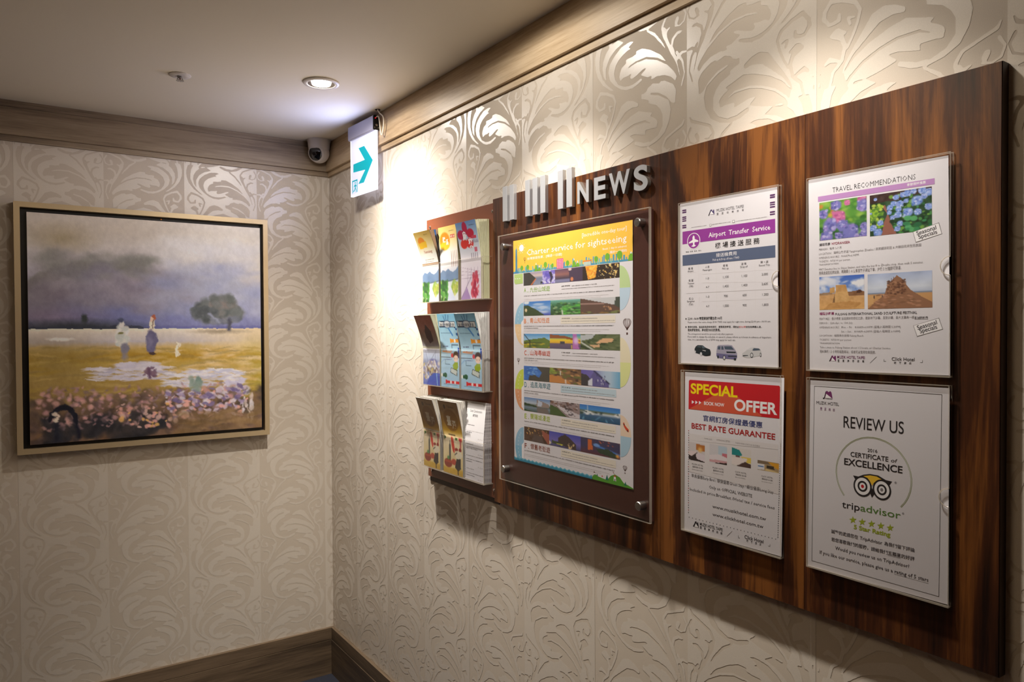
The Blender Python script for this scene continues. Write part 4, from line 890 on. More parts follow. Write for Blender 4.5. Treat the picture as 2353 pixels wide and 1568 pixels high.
    if n == 3:
        a = Cv(40, 22, (54, 110, 200)); a.tint(3, 6, 5, 60); a.poly([(.5, 0), (1, 0), (1, 1), (.2, 1), (.22, .65), (.45, .6), (.6, .75), (.7, .4)], (70, 66, 56)); a.dabs(20, .1, .55, .1, .6, .05, .03, [(140, 196, 240), (90, 150, 230)], 13)
        b = Cv(40, 22, (120, 84, 56)); b.dabs(90, 0, 1, 0, 1, .06, .06, [(170, 120, 70), (80, 60, 44), (206, 150, 90), (100, 110, 50), (60, 44, 36)], 14); b.poly([(0, .5), (.3, .55), (.6, .8), (.7, 1), (0, 1)], (206, 130, 60)); b.dabs(20, 0, .25, 0, .4, .05, .05, [(120, 150, 50), (150, 170, 60)], 15); b.line(.37, .2, .36, .45, .02, (236, 226, 214)); b.line(.52, .75, .53, 1, .03, (236, 220, 206))
        d = Cv(46, 24).vg([(0, (96, 84, 180)), (.3, (110, 100, 180)), (1, (200, 224, 240))], True); d.mix((c_ := np.clip((d.X-.3)*3, 0, 1))*.8, (186, 214, 234)); d.mix(np.clip((d.X-.75)*4, 0, 1)*.7, (60, 150, 206)); d.poly([(0, .25), (.15, .3), (.28, .6), (.25, 1), (0, 1)], (54, 50, 54)); d.poly([(.22, .6), (.35, .05), (.72, .7), (.72, .98), (.3, .98)], (92, 86, 150)); d.line(.35, .05, .72, .75, .03, (44, 44, 80)); d.dabs(16, .38, .66, .3, .85, .006, .1, [(200, 200, 226), (60, 60, 110)], 3, 1, .2, .1); d.poly([(.2, .7), (.3, .5), (.3, .98), (.2, .95)], (222, 226, 240)); return [(0, .3, a), (.3, .635, b), (.635, 1, d)]
    if n == 4:
        a = S((0, (90, 130, 190)), (.4, (190, 200, 214)), (.55, (60, 76, 60)), (.7, (120, 140, 160)), (1, (60, 80, 70))); a.poly([(.5, .1), (.95, .35), (.95, .6), (.48, .6)], (150, 130, 120)); a.poly([(.55, .15), (.7, .25), (.68, .55), (.52, .55)], (196, 206, 226)); a.poly([(.5, .65), (.9, .65), (.95, 1), (.52, 1)], (110, 100, 96)); a.poly([(0, .4), (.5, .55), (.5, .62), (0, .6)], (40, 60, 30)); a.poly([(0, .85), (.3, .95), (.3, 1), (0, 1)], (40, 70, 30))
        b = Cv(40, 24, (150, 130, 130)); b.dabs(60, 0, 1, 0, .5, .04, .06, [(90, 70, 70), (206, 196, 200), (120, 80, 60), (60, 50, 50)], 16); b.poly([(0, .3), (.25, .45), (.6, 1), (0, 1)], (60, 84, 34)); b.poly([(.2, .3), (.35, .35), (1, .75), (1, 1), (.7, 1)], (214, 204, 210)); b.dabs(10, .5, .9, .5, .9, .03, .05, [(80, 70, 76)], 17)
        d = S((0, (40, 110, 200)), (.3, (60, 140, 220)), (.4, (90, 100, 60)), (.5, (220, 230, 240)), (.65, (50, 90, 130)), (1, (20, 70, 110))); d.dabs(24, 0, 1, .35, .6, .04, .06, [(240, 244, 250), (40, 60, 50), (90, 110, 120), (250, 250, 250)], 18); d.line(.22, .05, .22, .5, .012, (226, 236, 244)); d.dabs(10, 0, 1, .6, 1, .02, .15, [(30, 90, 110), (90, 150, 190)], 19); return [(0, .305, a), (.305, .62, b), (.62, 1, d)]
    a = Cv(40, 24, (74, 48, 32)); a.tint(3, 6, 5, 60); a.dabs(24, .1, .9, .1, .6, .02, .04, [(250, 190, 90), (240, 150, 70), (255, 226, 170)], 20); a.poly([(.4, .5), (.7, .5), (.8, 1), (.3, 1)], (84, 66, 60)); a.poly([(.7, .1), (1, .3), (1, 1), (.95, 1), (.75, .5)], (160, 80, 60))
    b = S((0, (60, 66, 180)), (.6, (110, 100, 190)), (1, (60, 60, 100))); b.poly([(.3, .4), (.5, .05), (.62, .2), (.85, .6), (.85, 1), (.3, .8)], (60, 46, 44)); b.dabs(10, .6, .8, .45, .95, .01, .1, [(236, 200, 140)], 21, 1, .2, .1); b.poly([(.1, .6), (.3, .65), (.5, .8), (.4, .85), (.1, .8)], (60, 70, 40)); b.poly([(.25, .75), (.45, .78), (.42, .85), (.25, .82)], (214, 206, 60)); b.ell(.02, .8, .05, .12, (226, 214, 190))
    d = S((0, (60, 50, 80)), (.5, (50, 50, 90)), (1, (90, 40, 50))); d.poly([(.2, .1), (.3, .1), (.32, .7), (.2, .8)], (220, 100, 40)); d.line(.4, .4, .98, .75, .05, (60, 120, 210)); d.ell(.42, .38, .08, .1, (110, 160, 230)); d.poly([(.4, .6), (.7, .5), (.95, .8), (.9, 1), (.5, .85)], (40, 60, 40)); d.ell(.93, .82, .04, .1, (250, 170, 70), .5); d.dabs(10, .3, 1, .05, .3, .02, .03, [(200, 90, 60)], 22); return [(0, .295, a), (.295, .63, b), (.63, 1, d)]
# brochure covers (106 x 212 mm): the pocket rim crosses at about y = 0.47
def cover(kind):
    w_, h_ = 54, 108
    if kind in ('hill_orange', 'hill_yellow'):
        o_ = kind == 'hill_orange'
        c = Cv(w_, h_).vg([(0, (250, 206, 96) if o_ else (254, 216, 120)), (.18, (246, 226, 160)), (.34, (240, 238, 228)), (.52, (236, 234, 232)), (.62, (200, 206, 222)), (.72, (150, 172, 196)), (.76, (220, 226, 226)), (1, (226, 232, 236))])
        c.ell(.33, .16 if o_ else .2, .2 if o_ else .28, .075 if o_ else .12, (246, 150, 44), .1); c.poly([(.1, .17), (.6, .15), (.58, .24), (.14, .25)], (250, 200, 50)) if o_ else c.ell(.33, .26, .26, .055, (252, 200, 50), .12)
        c.poly([(0, .62), (.15, .58), (.3, .6), (.45, .57), (.55, .6), (.7, .62), (.85, .6), (1, .55), (1, .72), (0, .74)], (112, 138, 170)); c.tint(5, 4, 8, 30, (c.Y > .55)*1.)
        c.line(0, .75, 1, .72, .012, (60, 66, 70)); c.dabs(70, 0, .38, .74, 1, .07, .03, [(90, 160, 60), (60, 120, 44), (140, 190, 80), (50, 90, 40)], 23); c.dabs(26, .65, 1, .76, .9, .08, .03, [(190, 196, 80), (150, 180, 70), (206, 210, 120)], 24); c.poly([(.5, .85), (.6, .82), (.85, 1), (.4, 1)], (214, 222, 240))
        return c.a
    if kind == 'plum':
        c = Cv(w_, h_).vg([(0, (112, 152, 206)), (.12, (150, 180, 214)), (.3, (206, 214, 226)), (.5, (232, 226, 234)), (1, (222, 206, 224))])
        for a, q in ((-1.57, (190, 34, 76)), (-.3, (196, 36, 66)), (.95, (216, 54, 48)), (2.2, (220, 60, 46)), (3.45, (186, 34, 80))):
            c.ell(.42+.24*math.cos(a), .2+.11*math.sin(a), .17 if abs(a+1.57) > .1 else .12, .062 if abs(a+1.57) > .1 else .085, q, .08)
        for i in range(5): c.line(.35+.16*i, .6, .35+.16*i, .8, .012, (150, 130, 160), .7)
        for i in range(4): c.line(.02, .58+.05*i, .95, .66+.02*i, .008, (170, 150, 170), .7)
        c.line(.02, .98, .5, .72, .012, (110, 90, 120)); c.dabs(46, .55, .85, .72, .96, .06, .03, [(200, 60, 80), (170, 40, 70), (220, 110, 120)], 25); c.dabs(8, .6, .8, .66, .74, .05, .02, [(190, 70, 90)], 26); c.poly([(0, 1), (.3, .84), (.5, 1)], (170, 140, 190)); return c.a
    if kind == 'redleaf':
        c = Cv(w_, h_).vg([(0, (196, 110, 92)), (.2, (206, 146, 132)), (.33, (180, 160, 146)), (.46, (190, 188, 200)), (.5, (206, 212, 232)), (.62, (190, 206, 234)), (.7, (140, 150, 190)), (1, (110, 130, 206))]); c.tint(6, 8, 16, 26)
        c.poly([(.5, .14), (.72, .24), (.72, .38), (.5, .42), (.36, .34), (.36, .24)], (96, 74, 84)); c.line(.15, .52, .3, .68, .012, (120, 130, 160)); c.line(.75, .52, .72, .72, .012, (120, 130, 160)); c.line(.35, .7, .7, .55, .012, (120, 130, 160)); c.ell(.6, .68, .25, .05, (110, 120, 180), .2)
        c.dabs(110, .05, .95, .68, .9, .06, .022, [(220, 214, 210), (120, 96, 90), (190, 170, 150), (236, 232, 226), (150, 140, 170), (200, 180, 110)], 27); c.poly([(.35, .9), (.65, .82), (1, .82), (1, 1), (.2, 1)], (74, 96, 190)); c.line(.8, .84, .85, 1, .03, (140, 190, 236)); return c.a
    if kind == 'railmap':
        c = Cv(w_, h_).vg([(0, (130, 200, 234)), (.25, (170, 216, 238)), (.6, (172, 206, 228)), (1, (160, 200, 226))]); c.tint(7, 4, 8, 20)
        c.poly([(.05, .1), (.93, .11), (.93, .2), (.05, .19)], (40, 66, 96)); c.poly([(.08, .115), (.9, .125), (.9, .187), (.08, .177)], (232, 236, 236)); c.ell(.5, .15, .2, .055, (60, 90, 130), .12); c.ell(.5, .15, .17, .045, (226, 232, 236), .12); c.line(.55, .21, .72, .3, .035, (60, 130, 200)); c.line(.35, .04, .4, .1, .02, (60, 110, 170)); c.line(.48, .02, .48, .08, .02, (60, 110, 170)); c.line(.62, .03, .58, .09, .02, (60, 110, 170))
        for y in (.2, .27, .34): c.poly([(.9, y), (1, y), (1, y+.035), (.9, y+.03)], (40, 96, 160))
        c.poly([(.55, .34), (.66, .355), (1, .355), (1, .395), (.66, .395), (.55, .41)], (240, 160, 50)); c.ell(.8, .375, .05, .025, (244, 240, 236)); c.poly([(.92, .46), (1, .46), (1, .6), (.94, .6)], (30, 80, 180)); c.line(.62, .47, .62, .43, .018, (60, 70, 90)); c.line(.62, .43, .95, .43, .018, (60, 70, 90)); c.line(.1, .52, .55, .53, .02, (240, 150, 90))
        c.line(0, .6, .55, .595, .012, (60, 70, 90)); c.line(.2, .63, .6, .62, .01, (90, 110, 160)); c.line(.25, .63, .25, .69, .01, (70, 110, 130)); c.line(.25, .69, .5, .69, .01, (70, 110, 130)); c.line(0, .68, .2, .62, .012, (120, 170, 220)); c.ell(.62, .57, .06, .03, (214, 50, 60))
        c.ell(.82, .57, .15, .055, (64, 44, 40), .1); c.ell(.82, .61, .12, .045, (244, 214, 194), .1); c.ell(.77, .61, .015, .012, (30, 30, 30)); c.ell(.88, .61, .015, .012, (30, 30, 30)); c.poly([(.65, .7), (.75, .655), (.92, .655), (.94, .72), (.85, .77), (.68, .76)], (150, 176, 44)); c.poly([(.55, .73), (.9, .76), (.88, .84), (.52, .8)], (70, 80, 80)); c.poly([(.57, .74), (.87, .77), (.85, .83), (.55, .79)], (200, 210, 206))
        c.poly([(0, .82), (.1, .82), (.28, .8), (.33, .82), (.33, .855), (.28, .87), (.1, .855), (0, .86)], (30, 92, 60)); c.ell(.05, .84, .05, .025, (236, 240, 236)); c.poly([(.26, .9), (.38, .905), (1, .905), (1, .94), (.38, .945), (.26, .955)], (216, 44, 48)); c.ell(.55, .925, .05, .022, (240, 220, 220)); c.ell(.77, .925, .05, .022, (240, 220, 220)); return c.a
    if kind == 'goldmap':
        c = Cv(w_, h_).vg([(0, (166, 132, 84)), (.1, (174, 138, 90)), (.3, (176, 130, 50)), (.42, (206, 160, 40)), (.46, (232, 200, 120)), (.54, (240, 224, 190)), (.9, (236, 214, 150)), (.93, (216, 176, 60)), (1, (200, 160, 60))]); c.tint(8, 8, 14, 26)
        c.ell(.52, .27, .36, .15, (150, 104, 30), .06); c.line(.3, .475, .62, .475, .02, (70, 56, 40)); c.poly([(.05, .49), (.18, .52), (.05, .56)], (50, 104, 50)); c.poly([(.78, .49), (.95, .49), (.95, .55), (.8, .54)], (206, 50, 50)); c.line(.88, .55, .88, .62, .04, (190, 60, 60)); c.poly([(.62, .5), (.72, .5), (.72, .535), (.62, .535)], (60, 120, 60))
        c.ell(.5, .6, .13, .06, (216, 60, 44), .1, 1, .9); c.line(.35, .62, .35, .85, .05, (36, 44, 54)); c.line(.35, .56, .35, .64, .02, (36, 44, 54)); c.ell(.26, .86, .2, .06, (150, 52, 36), .1); c.poly([(.06, .82), (.46, .82), (.42, .85), (.1, .85)], (180, 70, 44)); c.ell(.27, .79, .06, .025, (90, 150, 90), .2); c.ell(.55, .83, .12, .04, (190, 70, 50), .15)
        c.ell(.68, .66, .08, .025, (150, 40, 36), .1); c.ell(.86, .655, .07, .025, (150, 40, 36), .1); c.poly([(.58, .72), (.7, .67), (.9, .68), (.98, .73), (.85, .78), (.68, .78)], (236, 226, 200)); c.line(.6, .73, .7, .7, .02, (50, 40, 40)); c.poly([(.68, .78), (.88, .77), (.9, .9), (.76, .94), (.6, .9)], (44, 40, 46)); c.line(.75, .93, .76, .98, .03, (44, 36, 36)); return c.a
    c = Cv(w_, h_, (236, 234, 236)); c.vg([(0, (232, 230, 230)), (1, (232, 230, 238))]); c.poly([(0, 0), (1, 0), (1, .035), (0, .02)], (180, 176, 174)); return c.a
@pic
def landscape(w_, h_):
    c = Cv(w_, h_); X, Y = c.X, c.Y
    c.vg([(0, (190, 180, 170)), (.12, (196, 188, 184)), (.24, (170, 166, 176)), (.34, (140, 138, 160)), (.42, (108, 110, 150)), (.5, (78, 84, 128))])
    n = vnoise(w_, h_, 3, 4, 41, 5); n2 = vnoise(w_, h_, 6, 7, 42, 5, .6); n3 = vnoise(w_, h_, 90, 70, 43, 2)
    c.mix(np.clip((.2-Y)*8, 0, 1)*(1-X)*1.0*(n-.3), (150, 134, 100)); c.ell(.13, .1, .1, .045, (138, 122, 84), .8, .7); c.ell(.3, .05, .35, .04, (176, 162, 142), .9, .5)
    c.mix(np.clip((X-.35)*2, 0, 1)*np.clip(1-Y*4.2, 0, 1)*.8, (216, 208, 196)); c.ell(.86, .12, .22, .09, (224, 214, 190), .8, .8); c.ell(.7, .13, .18, .05, (214, 214, 218), .7, .7); c.ell(.93, .2, .1, .06, (222, 212, 190), .8, .7)
    # cloud bank
    edge = np.interp(X[0], [0, .04, .12, .2, .28, .38, .48, .54, .6, .66, .72, .8, .86, .93, 1], [.28, .25, .225, .195, .185, .18, .2, .24, .235, .185, .165, .18, .23, .27, .26])[None, :]+(n2-.5)*.05
    k = np.clip((Y-edge)/.035, 0, 1)*np.clip((.52-Y)*6, 0, 1)
    left = np.clip(1.15-X*1.6, 0, 1)
    c.mix(k*left*.85, (122, 118, 118)); c.mix(k*(1-left)*.7, (162, 168, 188)); c.mix(np.clip((Y-edge)/.02, 0, 1)*np.clip((edge+.06-Y)/.04, 0, 1)*left*.8, (104, 104, 92))
    c.mix(np.clip((n-.45)*4, 0, 1)*np.clip((Y-.2)*12, 0, 1)*np.clip((.46-Y)*12, 0, 1)*.5, (172, 164, 172)); c.ell(.42, .33, .1, .07, (122, 106, 120), .8, .6); c.ell(.12, .36, .14, .08, (108, 98, 116), .9, .7); c.ell(.36, .42, .16, .05, (92, 98, 150), .9, .7); c.ell(.1, .45, .15, .03, (128, 104, 128), .9, .5); c.ell(.75, .38, .25, .06, (150, 154, 184), .9, .6); c.ell(.6, .45, .3, .04, (104, 110, 168), .9, .7); c.ell(.85, .47, .2, .03, (124, 126, 178), .9, .6)
    c.ell(.18, .5, .24, .035, (44, 48, 54), .5, .95); c.poly([(0, .49), (.42, .485), (.5, .5), (0, .52)], (40, 44, 58), .8); c.ell(.21, .455, .012, .02, (44, 50, 50), .4); c.mix((Y > .487)*(Y < .5)*(X > .45)*.5, (84, 84, 150))
    c.dabs(70, .03, .52, .17, .27, .05, .022, [(112, 110, 106), (128, 124, 124), (104, 106, 96)], 90, .35, .6, .6); c.dabs(50, .55, 1, .08, .24, .05, .03, [(220, 214, 204), (206, 206, 212), (214, 212, 214)], 91, .35, .6, .6)
    c.dabs(60, .1, .7, .24, .42, .06, .022, [(150, 144, 156), (120, 116, 140), (136, 128, 138)], 92, .3, .6, .6); c.dabs(60, .5, 1, .2, .44, .06, .025, [(150, 156, 186), (172, 176, 196), (130, 138, 180)], 93, .3, .6, .6)
    # ground
    g = Y > .5+(n2-.5)*.004
    G = Cv(w_, h_).vg([(.5, (232, 220, 196)), (.525, (206, 196, 186)), (.56, (180, 172, 176)), (.585, (186, 156, 96)), (.63, (172, 134, 40)), (.7, (166, 134, 66)), (.78, (140, 112, 58)), (.86, (100, 78, 58)), (1, (92, 66, 46))])
    G.mix(np.clip((X-.62)*3, 0, 1)*(Y < .62)*.8, (212, 186, 140)); G.ell(.8, .515, .12, .01, (150, 134, 110), .5, .8); G.ell(.5, .625, .4, .02, (150, 108, 24), .8, .6); G.ell(.78, .64, .16, .025, (170, 124, 30), .7, .7); G.ell(.85, .72, .2, .06, (196, 166, 120), .9, .6); G.ell(.97, .75, .08, .12, (150, 134, 40), .9, .8); G.ell(.1, .65, .15, .08, (128, 108, 60), .9, .7); G.ell(.12, .545, .05, .008, (226, 222, 214), .3, .9)
    G.dabs(120, .5, 1, .6, .78, .04, .008, [(206, 176, 120), (222, 196, 160), (176, 140, 50), (196, 160, 90)], 50, .5, .5, .3)
    G.dabs(160, 0, 1, .58, .84, .05, .006, [(170, 140, 60), (150, 118, 36), (190, 160, 90), (126, 106, 60)], 51, .45, .5, .15)
    G.dabs(120, .24, .56, .675, .735, .035, .0035, [(196, 190, 206), (214, 208, 222), (176, 172, 196)], 52, .8, .35, .15); G.dabs(60, .36, .5, .655, .69, .03, .005, [(206, 200, 212), (190, 184, 204)], 53, .8, .35, .15); G.dabs(150, .55, .9, .7, .775, .032, .0045, [(200, 196, 212), (182, 182, 206), (222, 218, 228)], 54, .75, .35, .3); G.dabs(26, .82, .92, .76, .83, .022, .02, [(206, 200, 220), (226, 222, 234), (186, 180, 210)], 55, .8, .3)
    G.dabs(420, 0, 1, .8, 1, .025, .016, [(92, 70, 56), (70, 56, 50), (116, 88, 60), (56, 48, 48), (104, 80, 70)], 56, .6, .4, 1)
    G.dabs(90, .05, .55, .9, 1, .03, .022, [(34, 34, 40), (48, 44, 46), (30, 30, 34)], 57, .7, .4, 1); G.dabs(330, .03, .9, .76, .94, .010, .006, [(166, 122, 124), (150, 112, 118), (130, 104, 110), (186, 140, 134), (112, 92, 100), (96, 78, 82)], 58, .7, .5, 1.4); G.dabs(60, .03, .9, .78, .92, .009, .009, [(206, 152, 146), (186, 132, 134)], 158, .8, .5, 1.2)
    G.dabs(130, .55, .92, .79, .92, .013, .008, [(190, 170, 190), (150, 132, 170), (112, 96, 140), (226, 160, 150), (206, 196, 210)], 59, .85, .3, 1); G.dabs(14, .55, .9, .78, .88, .018, .010, [(96, 84, 132), (110, 96, 140)], 60, .85, .25, 1); G.dabs(40, .35, .6, .84, .96, .010, .009, [(214, 150, 140), (222, 166, 90), (200, 160, 150)], 61, .85, .3, 1)
    G.dabs(14, .9, .95, .82, .95, .008, .02, [(210, 204, 210), (190, 170, 160)], 62, .8, .3, .3); G.dabs(70, .6, 1, .9, 1, .04, .012, [(122, 94, 60), (100, 78, 50), (140, 110, 76)], 63, .5, .5, .4); G.dabs(14, .66, .7, .74, .8, .015, .02, [(120, 140, 130), (100, 126, 120)], 64, .7)
    for t in range(24):
        a = 3.3+t*.13; G.ell(.125+.05*math.cos(a), .905+.06*math.sin(a), .008, .012, (18, 20, 30), .3)
    G.line(.17, .9, .19, .98, .012, (20, 22, 34)); G.line(.1, .92, .1, .98, .02, (28, 30, 40)); G.dabs(6, .08, .11, .86, .9, .008, .008, [(220, 200, 180)], 65)
    c.a = np.where(g[..., None], G.a, c.a)
    # tree
    c.dabs(130, .7, .89, .38, .46, .024, .02, [(74, 82, 84), (60, 66, 68), (92, 98, 98), (108, 108, 106)], 66, .8, .4, 1); c.dabs(50, .67, .78, .405, .44, .016, .013, [(84, 90, 94), (66, 72, 76)], 67, .8, .4, 1); c.dabs(30, .76, .86, .35, .39, .018, .016, [(100, 104, 104), (84, 90, 88), (120, 110, 106)], 68, .8, .4); c.dabs(20, .76, .88, .45, .475, .016, .01, [(98, 104, 120), (120, 124, 140)], 69, .6, .5); c.line(.845, .46, .842, .505, .012, (60, 60, 74)); c.line(.75, .43, .79, .47, .008, (130, 136, 160))
    # two figures
    c.ell(.362, .535, .026, .05, (226, 222, 212), .15); c.dabs(24, .345, .385, .49, .575, .012, .016, [(236, 232, 224), (206, 204, 196), (190, 196, 190)], 70); c.ell(.363, .48, .012, .014, (216, 212, 206), .2); c.ell(.36, .462, .01, .012, (60, 66, 90), .3); c.ell(.376, .59, .018, .026, (110, 108, 124), .2); c.ell(.373, .625, .013, .02, (124, 118, 124), .4, .7); c.ell(.358, .52, .008, .006, (110, 108, 60), .3)
    c.ell(.492, .49, .012, .044, (230, 214, 190), .12); c.ell(.498, .448, .01, .012, (160, 80, 54), .2); c.ell(.488, .458, .008, .012, (226, 186, 160), .2); c.ell(.488, .562, .024, .055, (88, 84, 116), .12); c.ell(.482, .56, .012, .035, (112, 108, 140), .4, .6); c.ell(.49, .617, .014, .008, (60, 44, 44), .2); c.line(.497, .46, .495, .5, .003, (90, 70, 60))
    c.dabs(20, .455, .505, .68, .72, .012, .008, [(90, 66, 90), (110, 84, 100)], 71, .85, .3, .2); c.line(.478, .69, .478, .725, .01, (84, 60, 84))
    c.line(.605, .57, .595, .615, .006, (220, 210, 190)); c.dabs(10, .595, .615, .56, .63, .005, .012, [(226, 214, 190)], 72)
    # broken brushwork: drag every touch of colour a little along a noise field
    wx = (vnoise(w_, h_, 45, 60, 81, 2)-.5)*.014*w_; wy = (vnoise(w_, h_, 60, 50, 82, 2)-.5)*.008*h_
    yi, xi = np.mgrid[0:h_, 0:w_]; c.a = c.a[np.clip(yi+wy, 0, h_-1).astype(int), np.clip(xi+wx, 0, w_-1).astype(int)]
    c.a = 255*(np.clip(c.a, 0, 255)/255.0)**.74; c.a = 140+(c.a-134)*1.22
    c.a += ((n3-.5)*14)[..., None]; c.a += ((vnoise(w_, h_, 30, 30, 44, 3)-.5)*16)[..., None]
    return c.a
# ------------------------------------------------------------------ materials
def wallpaper(name, col, rough, spec, metal=0.0, var=0.05, fine=900, bst=0.25):
    m, nt, b = nodes(name); L = nt.links
    tc = nt.nodes.new('ShaderNodeTexCoord'); n = nt.nodes.new('ShaderNodeTexNoise'); n.inputs['Scale'].default_value = fine; n.inputs['Detail'].default_value = 2
    L.new(tc.outputs['Object'], n.inputs['Vector'])
    mx = nt.nodes.new('ShaderNodeMixRGB'); mx.inputs[1].default_value = rgba([c*(1-var) for c in col]); mx.inputs[2].default_value = rgba([min(255, c*(1+var)) for c in col]); L.new(n.outputs['Fac'], mx.inputs[0]); L.new(mx.outputs[0], b.inputs['Base Color'])
    b.inputs['Roughness'].default_value = rough; b.inputs['Specular IOR Level'].default_value = spec; b.inputs['Metallic'].default_value = metal
    bp = nt.nodes.new('ShaderNodeBump'); bp.inputs['Strength'].default_value = bst; bp.inputs['Distance'].default_value = 0.0004; L.new(n.outputs['Fac'], bp.inputs['Height']); L.new(bp.outputs['Normal'], b.inputs['Normal'])
    return m
M = {}
M['paper_base'] = wallpaper('wallpaper_ground', (206, 194, 178), .75, .25)
M['paper_pat'] = wallpaper('wallpaper_satin', (218, 208, 194), .33, .8, .0)
M['ceil'] = mat('ceiling_paint', (232, 224, 208), .75, bump=(60, .1, .001))
M['carpet'] = mat('dark_carpet', (38, 40, 52), .95, bump=(400, .6, .003))
M['plain'] = mat('plain_wall', (136, 108, 76), .7)
M['oak_y'] = wood('taupe_oak_along_right_wall', (146, 122, 92), (180, 155, 122), (204, 182, 150), 1, 1.0, .45, 1.0, False, .2)  # crown oak made paler: the brighter light on this side is in the colour
M['oak_x'] = wood('taupe_oak_along_back_wall', (104, 88, 72), (140, 122, 100), (164, 146, 122), 0, 1.0, .5, 1.0, False, .2)  # same crown oak darkened: the back wall's weaker light is in the colour
M['dark_oak_y'] = wood('dark_oak_baseboard_right', (70, 58, 46), (98, 82, 64), (118, 100, 80), 1, 1.0, .5, 1.0, False, .2)  # baseboard oak darkened, the shade low on this wall put into the colour
M['dark_oak_x'] = wood('dark_oak_baseboard_back', (76, 62, 48), (108, 90, 70), (128, 108, 86), 0, 1.0, .5, 1.0, False, .2)  # same baseboard oak, with the shade near the floor in its colour
M['walnut'] = wood('walnut_laminate', (27, 13, 8), (68, 35, 17), (120, 72, 31), 2, .8, .36, .8, True, .12, .5)
M['walnut_figured'] = wood('walnut_laminate_figured', (27, 13, 8), (68, 35, 17), (120, 72, 31), 2, .8, .36, .8, True, .12, .5, 1.37, .22)
M['walnut_streaked'] = wood('walnut_laminate_streaked', (27, 13, 8), (68, 35, 17), (120, 72, 31), 2, .8, .36, .8, True, .12, .5, 2.61, .08)
M['walnut_edge'] = mat('walnut_edge_band', (58, 38, 26), .5)
M['groove'] = mat('groove_shadow_gap', (40, 32, 24), .8)
M['brownboard'] = mat('brown_acrylic_panel', (74, 44, 38), .33, bump=(500, .25, .0006))
M['rackboard'] = mat('brown_rack_panel', (118, 66, 42), .35, bump=(500, .25, .0006))
M['steel'] = mat('brushed_steel', (176, 172, 168), .32, 1.0)
M['silver'] = mat('silver_paint', (196, 198, 202), .38, .55)
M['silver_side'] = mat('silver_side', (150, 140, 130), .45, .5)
M['white'] = mat('white_plastic', (214, 208, 204), .4)
M['dark'] = mat('black_plastic', (22, 22, 26), .25)
M['lens'] = mat('dark_glass', (12, 12, 16), .06, spec=.9)
M['chrome'] = mat('chrome', (206, 200, 196), .14, 1.0)
M['bulb'] = mat('lit_lens', (255, 250, 240), .3, emit=(255, 248, 238), estr=26)
M['gold'] = mat('champagne_gilt', (206, 184, 146), .36, .45, bump=(160, .2, .0008))
M['blackframe'] = mat('black_inner_frame', (16, 15, 20), .4)
M['clear'] = clear('clear_acrylic')
M['edge'] = clear('polished_acrylic_edge', base=.12, gain=1.0, rough=.12, body=.38, bodycol=(226, 216, 200))
M['sheet'] = mat('white_paper', (230, 227, 232), .6, spec=.3)
M['cable'] = mat('cream_cable', (232, 222, 204), .5)
M['brass'] = mat('brass_pin', (190, 120, 60), .3, 1.0)
M['led'] = mat('red_indicator', (255, 30, 30), .4, emit=(255, 20, 30), estr=3)
M['housing'] = mat('lilac_grey_housing', (186, 184, 206), .4, .1)
M['signface'] = mat('lit_sign_face', (236, 238, 255), .4, emit=(224, 226, 255), estr=.5)
M['signedge'] = mat('lit_sign_edge', (240, 240, 255), .3, emit=(232, 234, 255), estr=1.5)
M['aqua'] = mat('aqua_sign_ink', (0, 150, 165), .4, emit=(0, 190, 205), estr=.5)
def inkmat(name, rough=.5, coat=0.0):
    m, nt, b = nodes(name); a = nt.nodes.new('ShaderNodeAttribute'); a.attribute_name = 'ink'; nt.links.new(a.outputs['Color'], b.inputs['Base Color'])
    b.inputs['Roughness'].default_value = rough; b.inputs['Specular IOR Level'].default_value = .35
    return m
M['ink'] = inkmat('printed_ink', .5)
M['gloss_ink'] = inkmat('glossy_cover_ink', .3)
m, nt, b = nodes('oil_paint'); a = nt.nodes.new('ShaderNodeAttribute'); a.attribute_name = 'ink'; nt.links.new(a.outputs['Color'], b.inputs['Base Color']); b.inputs['Roughness'].default_value = .5
tc = nt.nodes.new('ShaderNodeTexCoord'); n = nt.nodes.new('ShaderNodeTexNoise'); n.inputs['Scale'].default_value = 260; n.inputs['Detail'].default_value = 4; bp = nt.nodes.new('ShaderNodeBump'); bp.inputs['Strength'].default_value = .35; bp.inputs['Distance'].default_value = .0008
nt.links.new(tc.outputs['Object'], n.inputs['Vector']); nt.links.new(n.outputs['Fac'], bp.inputs['Height']); nt.links.new(bp.outputs['Normal'], b.inputs['Normal']); M['oil'] = m
def pages(name, c1, c2, scale, axis):
    m, nt, b = nodes(name); tc = nt.nodes.new('ShaderNodeTexCoord'); k = nt.nodes.new('ShaderNodeMapping'); k.inputs['Scale'].default_value = [scale if i == axis else 6 for i in range(3)]
    n = nt.nodes.new('ShaderNodeTexNoise'); n.inputs['Scale'].default_value = 1; n.inputs['Detail'].default_value = 2; cr = nt.nodes.new('ShaderNodeValToRGB'); cr.color_ramp.elements[0].position = .38; cr.color_ramp.elements[1].position = .6; cr.color_ramp.elements[0].color = rgba(c1); cr.color_ramp.elements[1].color = rgba(c2)
    nt.links.new(tc.outputs['Object'], k.inputs[0]); nt.links.new(k.outputs[0], n.inputs[0]); nt.links.new(n.outputs[0], cr.inputs[0]); nt.links.new(cr.outputs[0], b.inputs['Base Color']); b.inputs['Roughness'].default_value = .7; return m
M['pg_green'] = pages('cream_green_page_edges', (186, 186, 140), (220, 220, 182), 1800, 0)
M['pg_white'] = pages('white_page_edges', (150, 146, 142), (232, 230, 226), 1500, 0)
M['pg_brown'] = pages('tan_page_edges', (130, 112, 90), (206, 196, 180), 1500, 0)
M['pg_lines'] = pages('banded_page_edges', (150, 140, 136), (226, 220, 216), 260, 2)

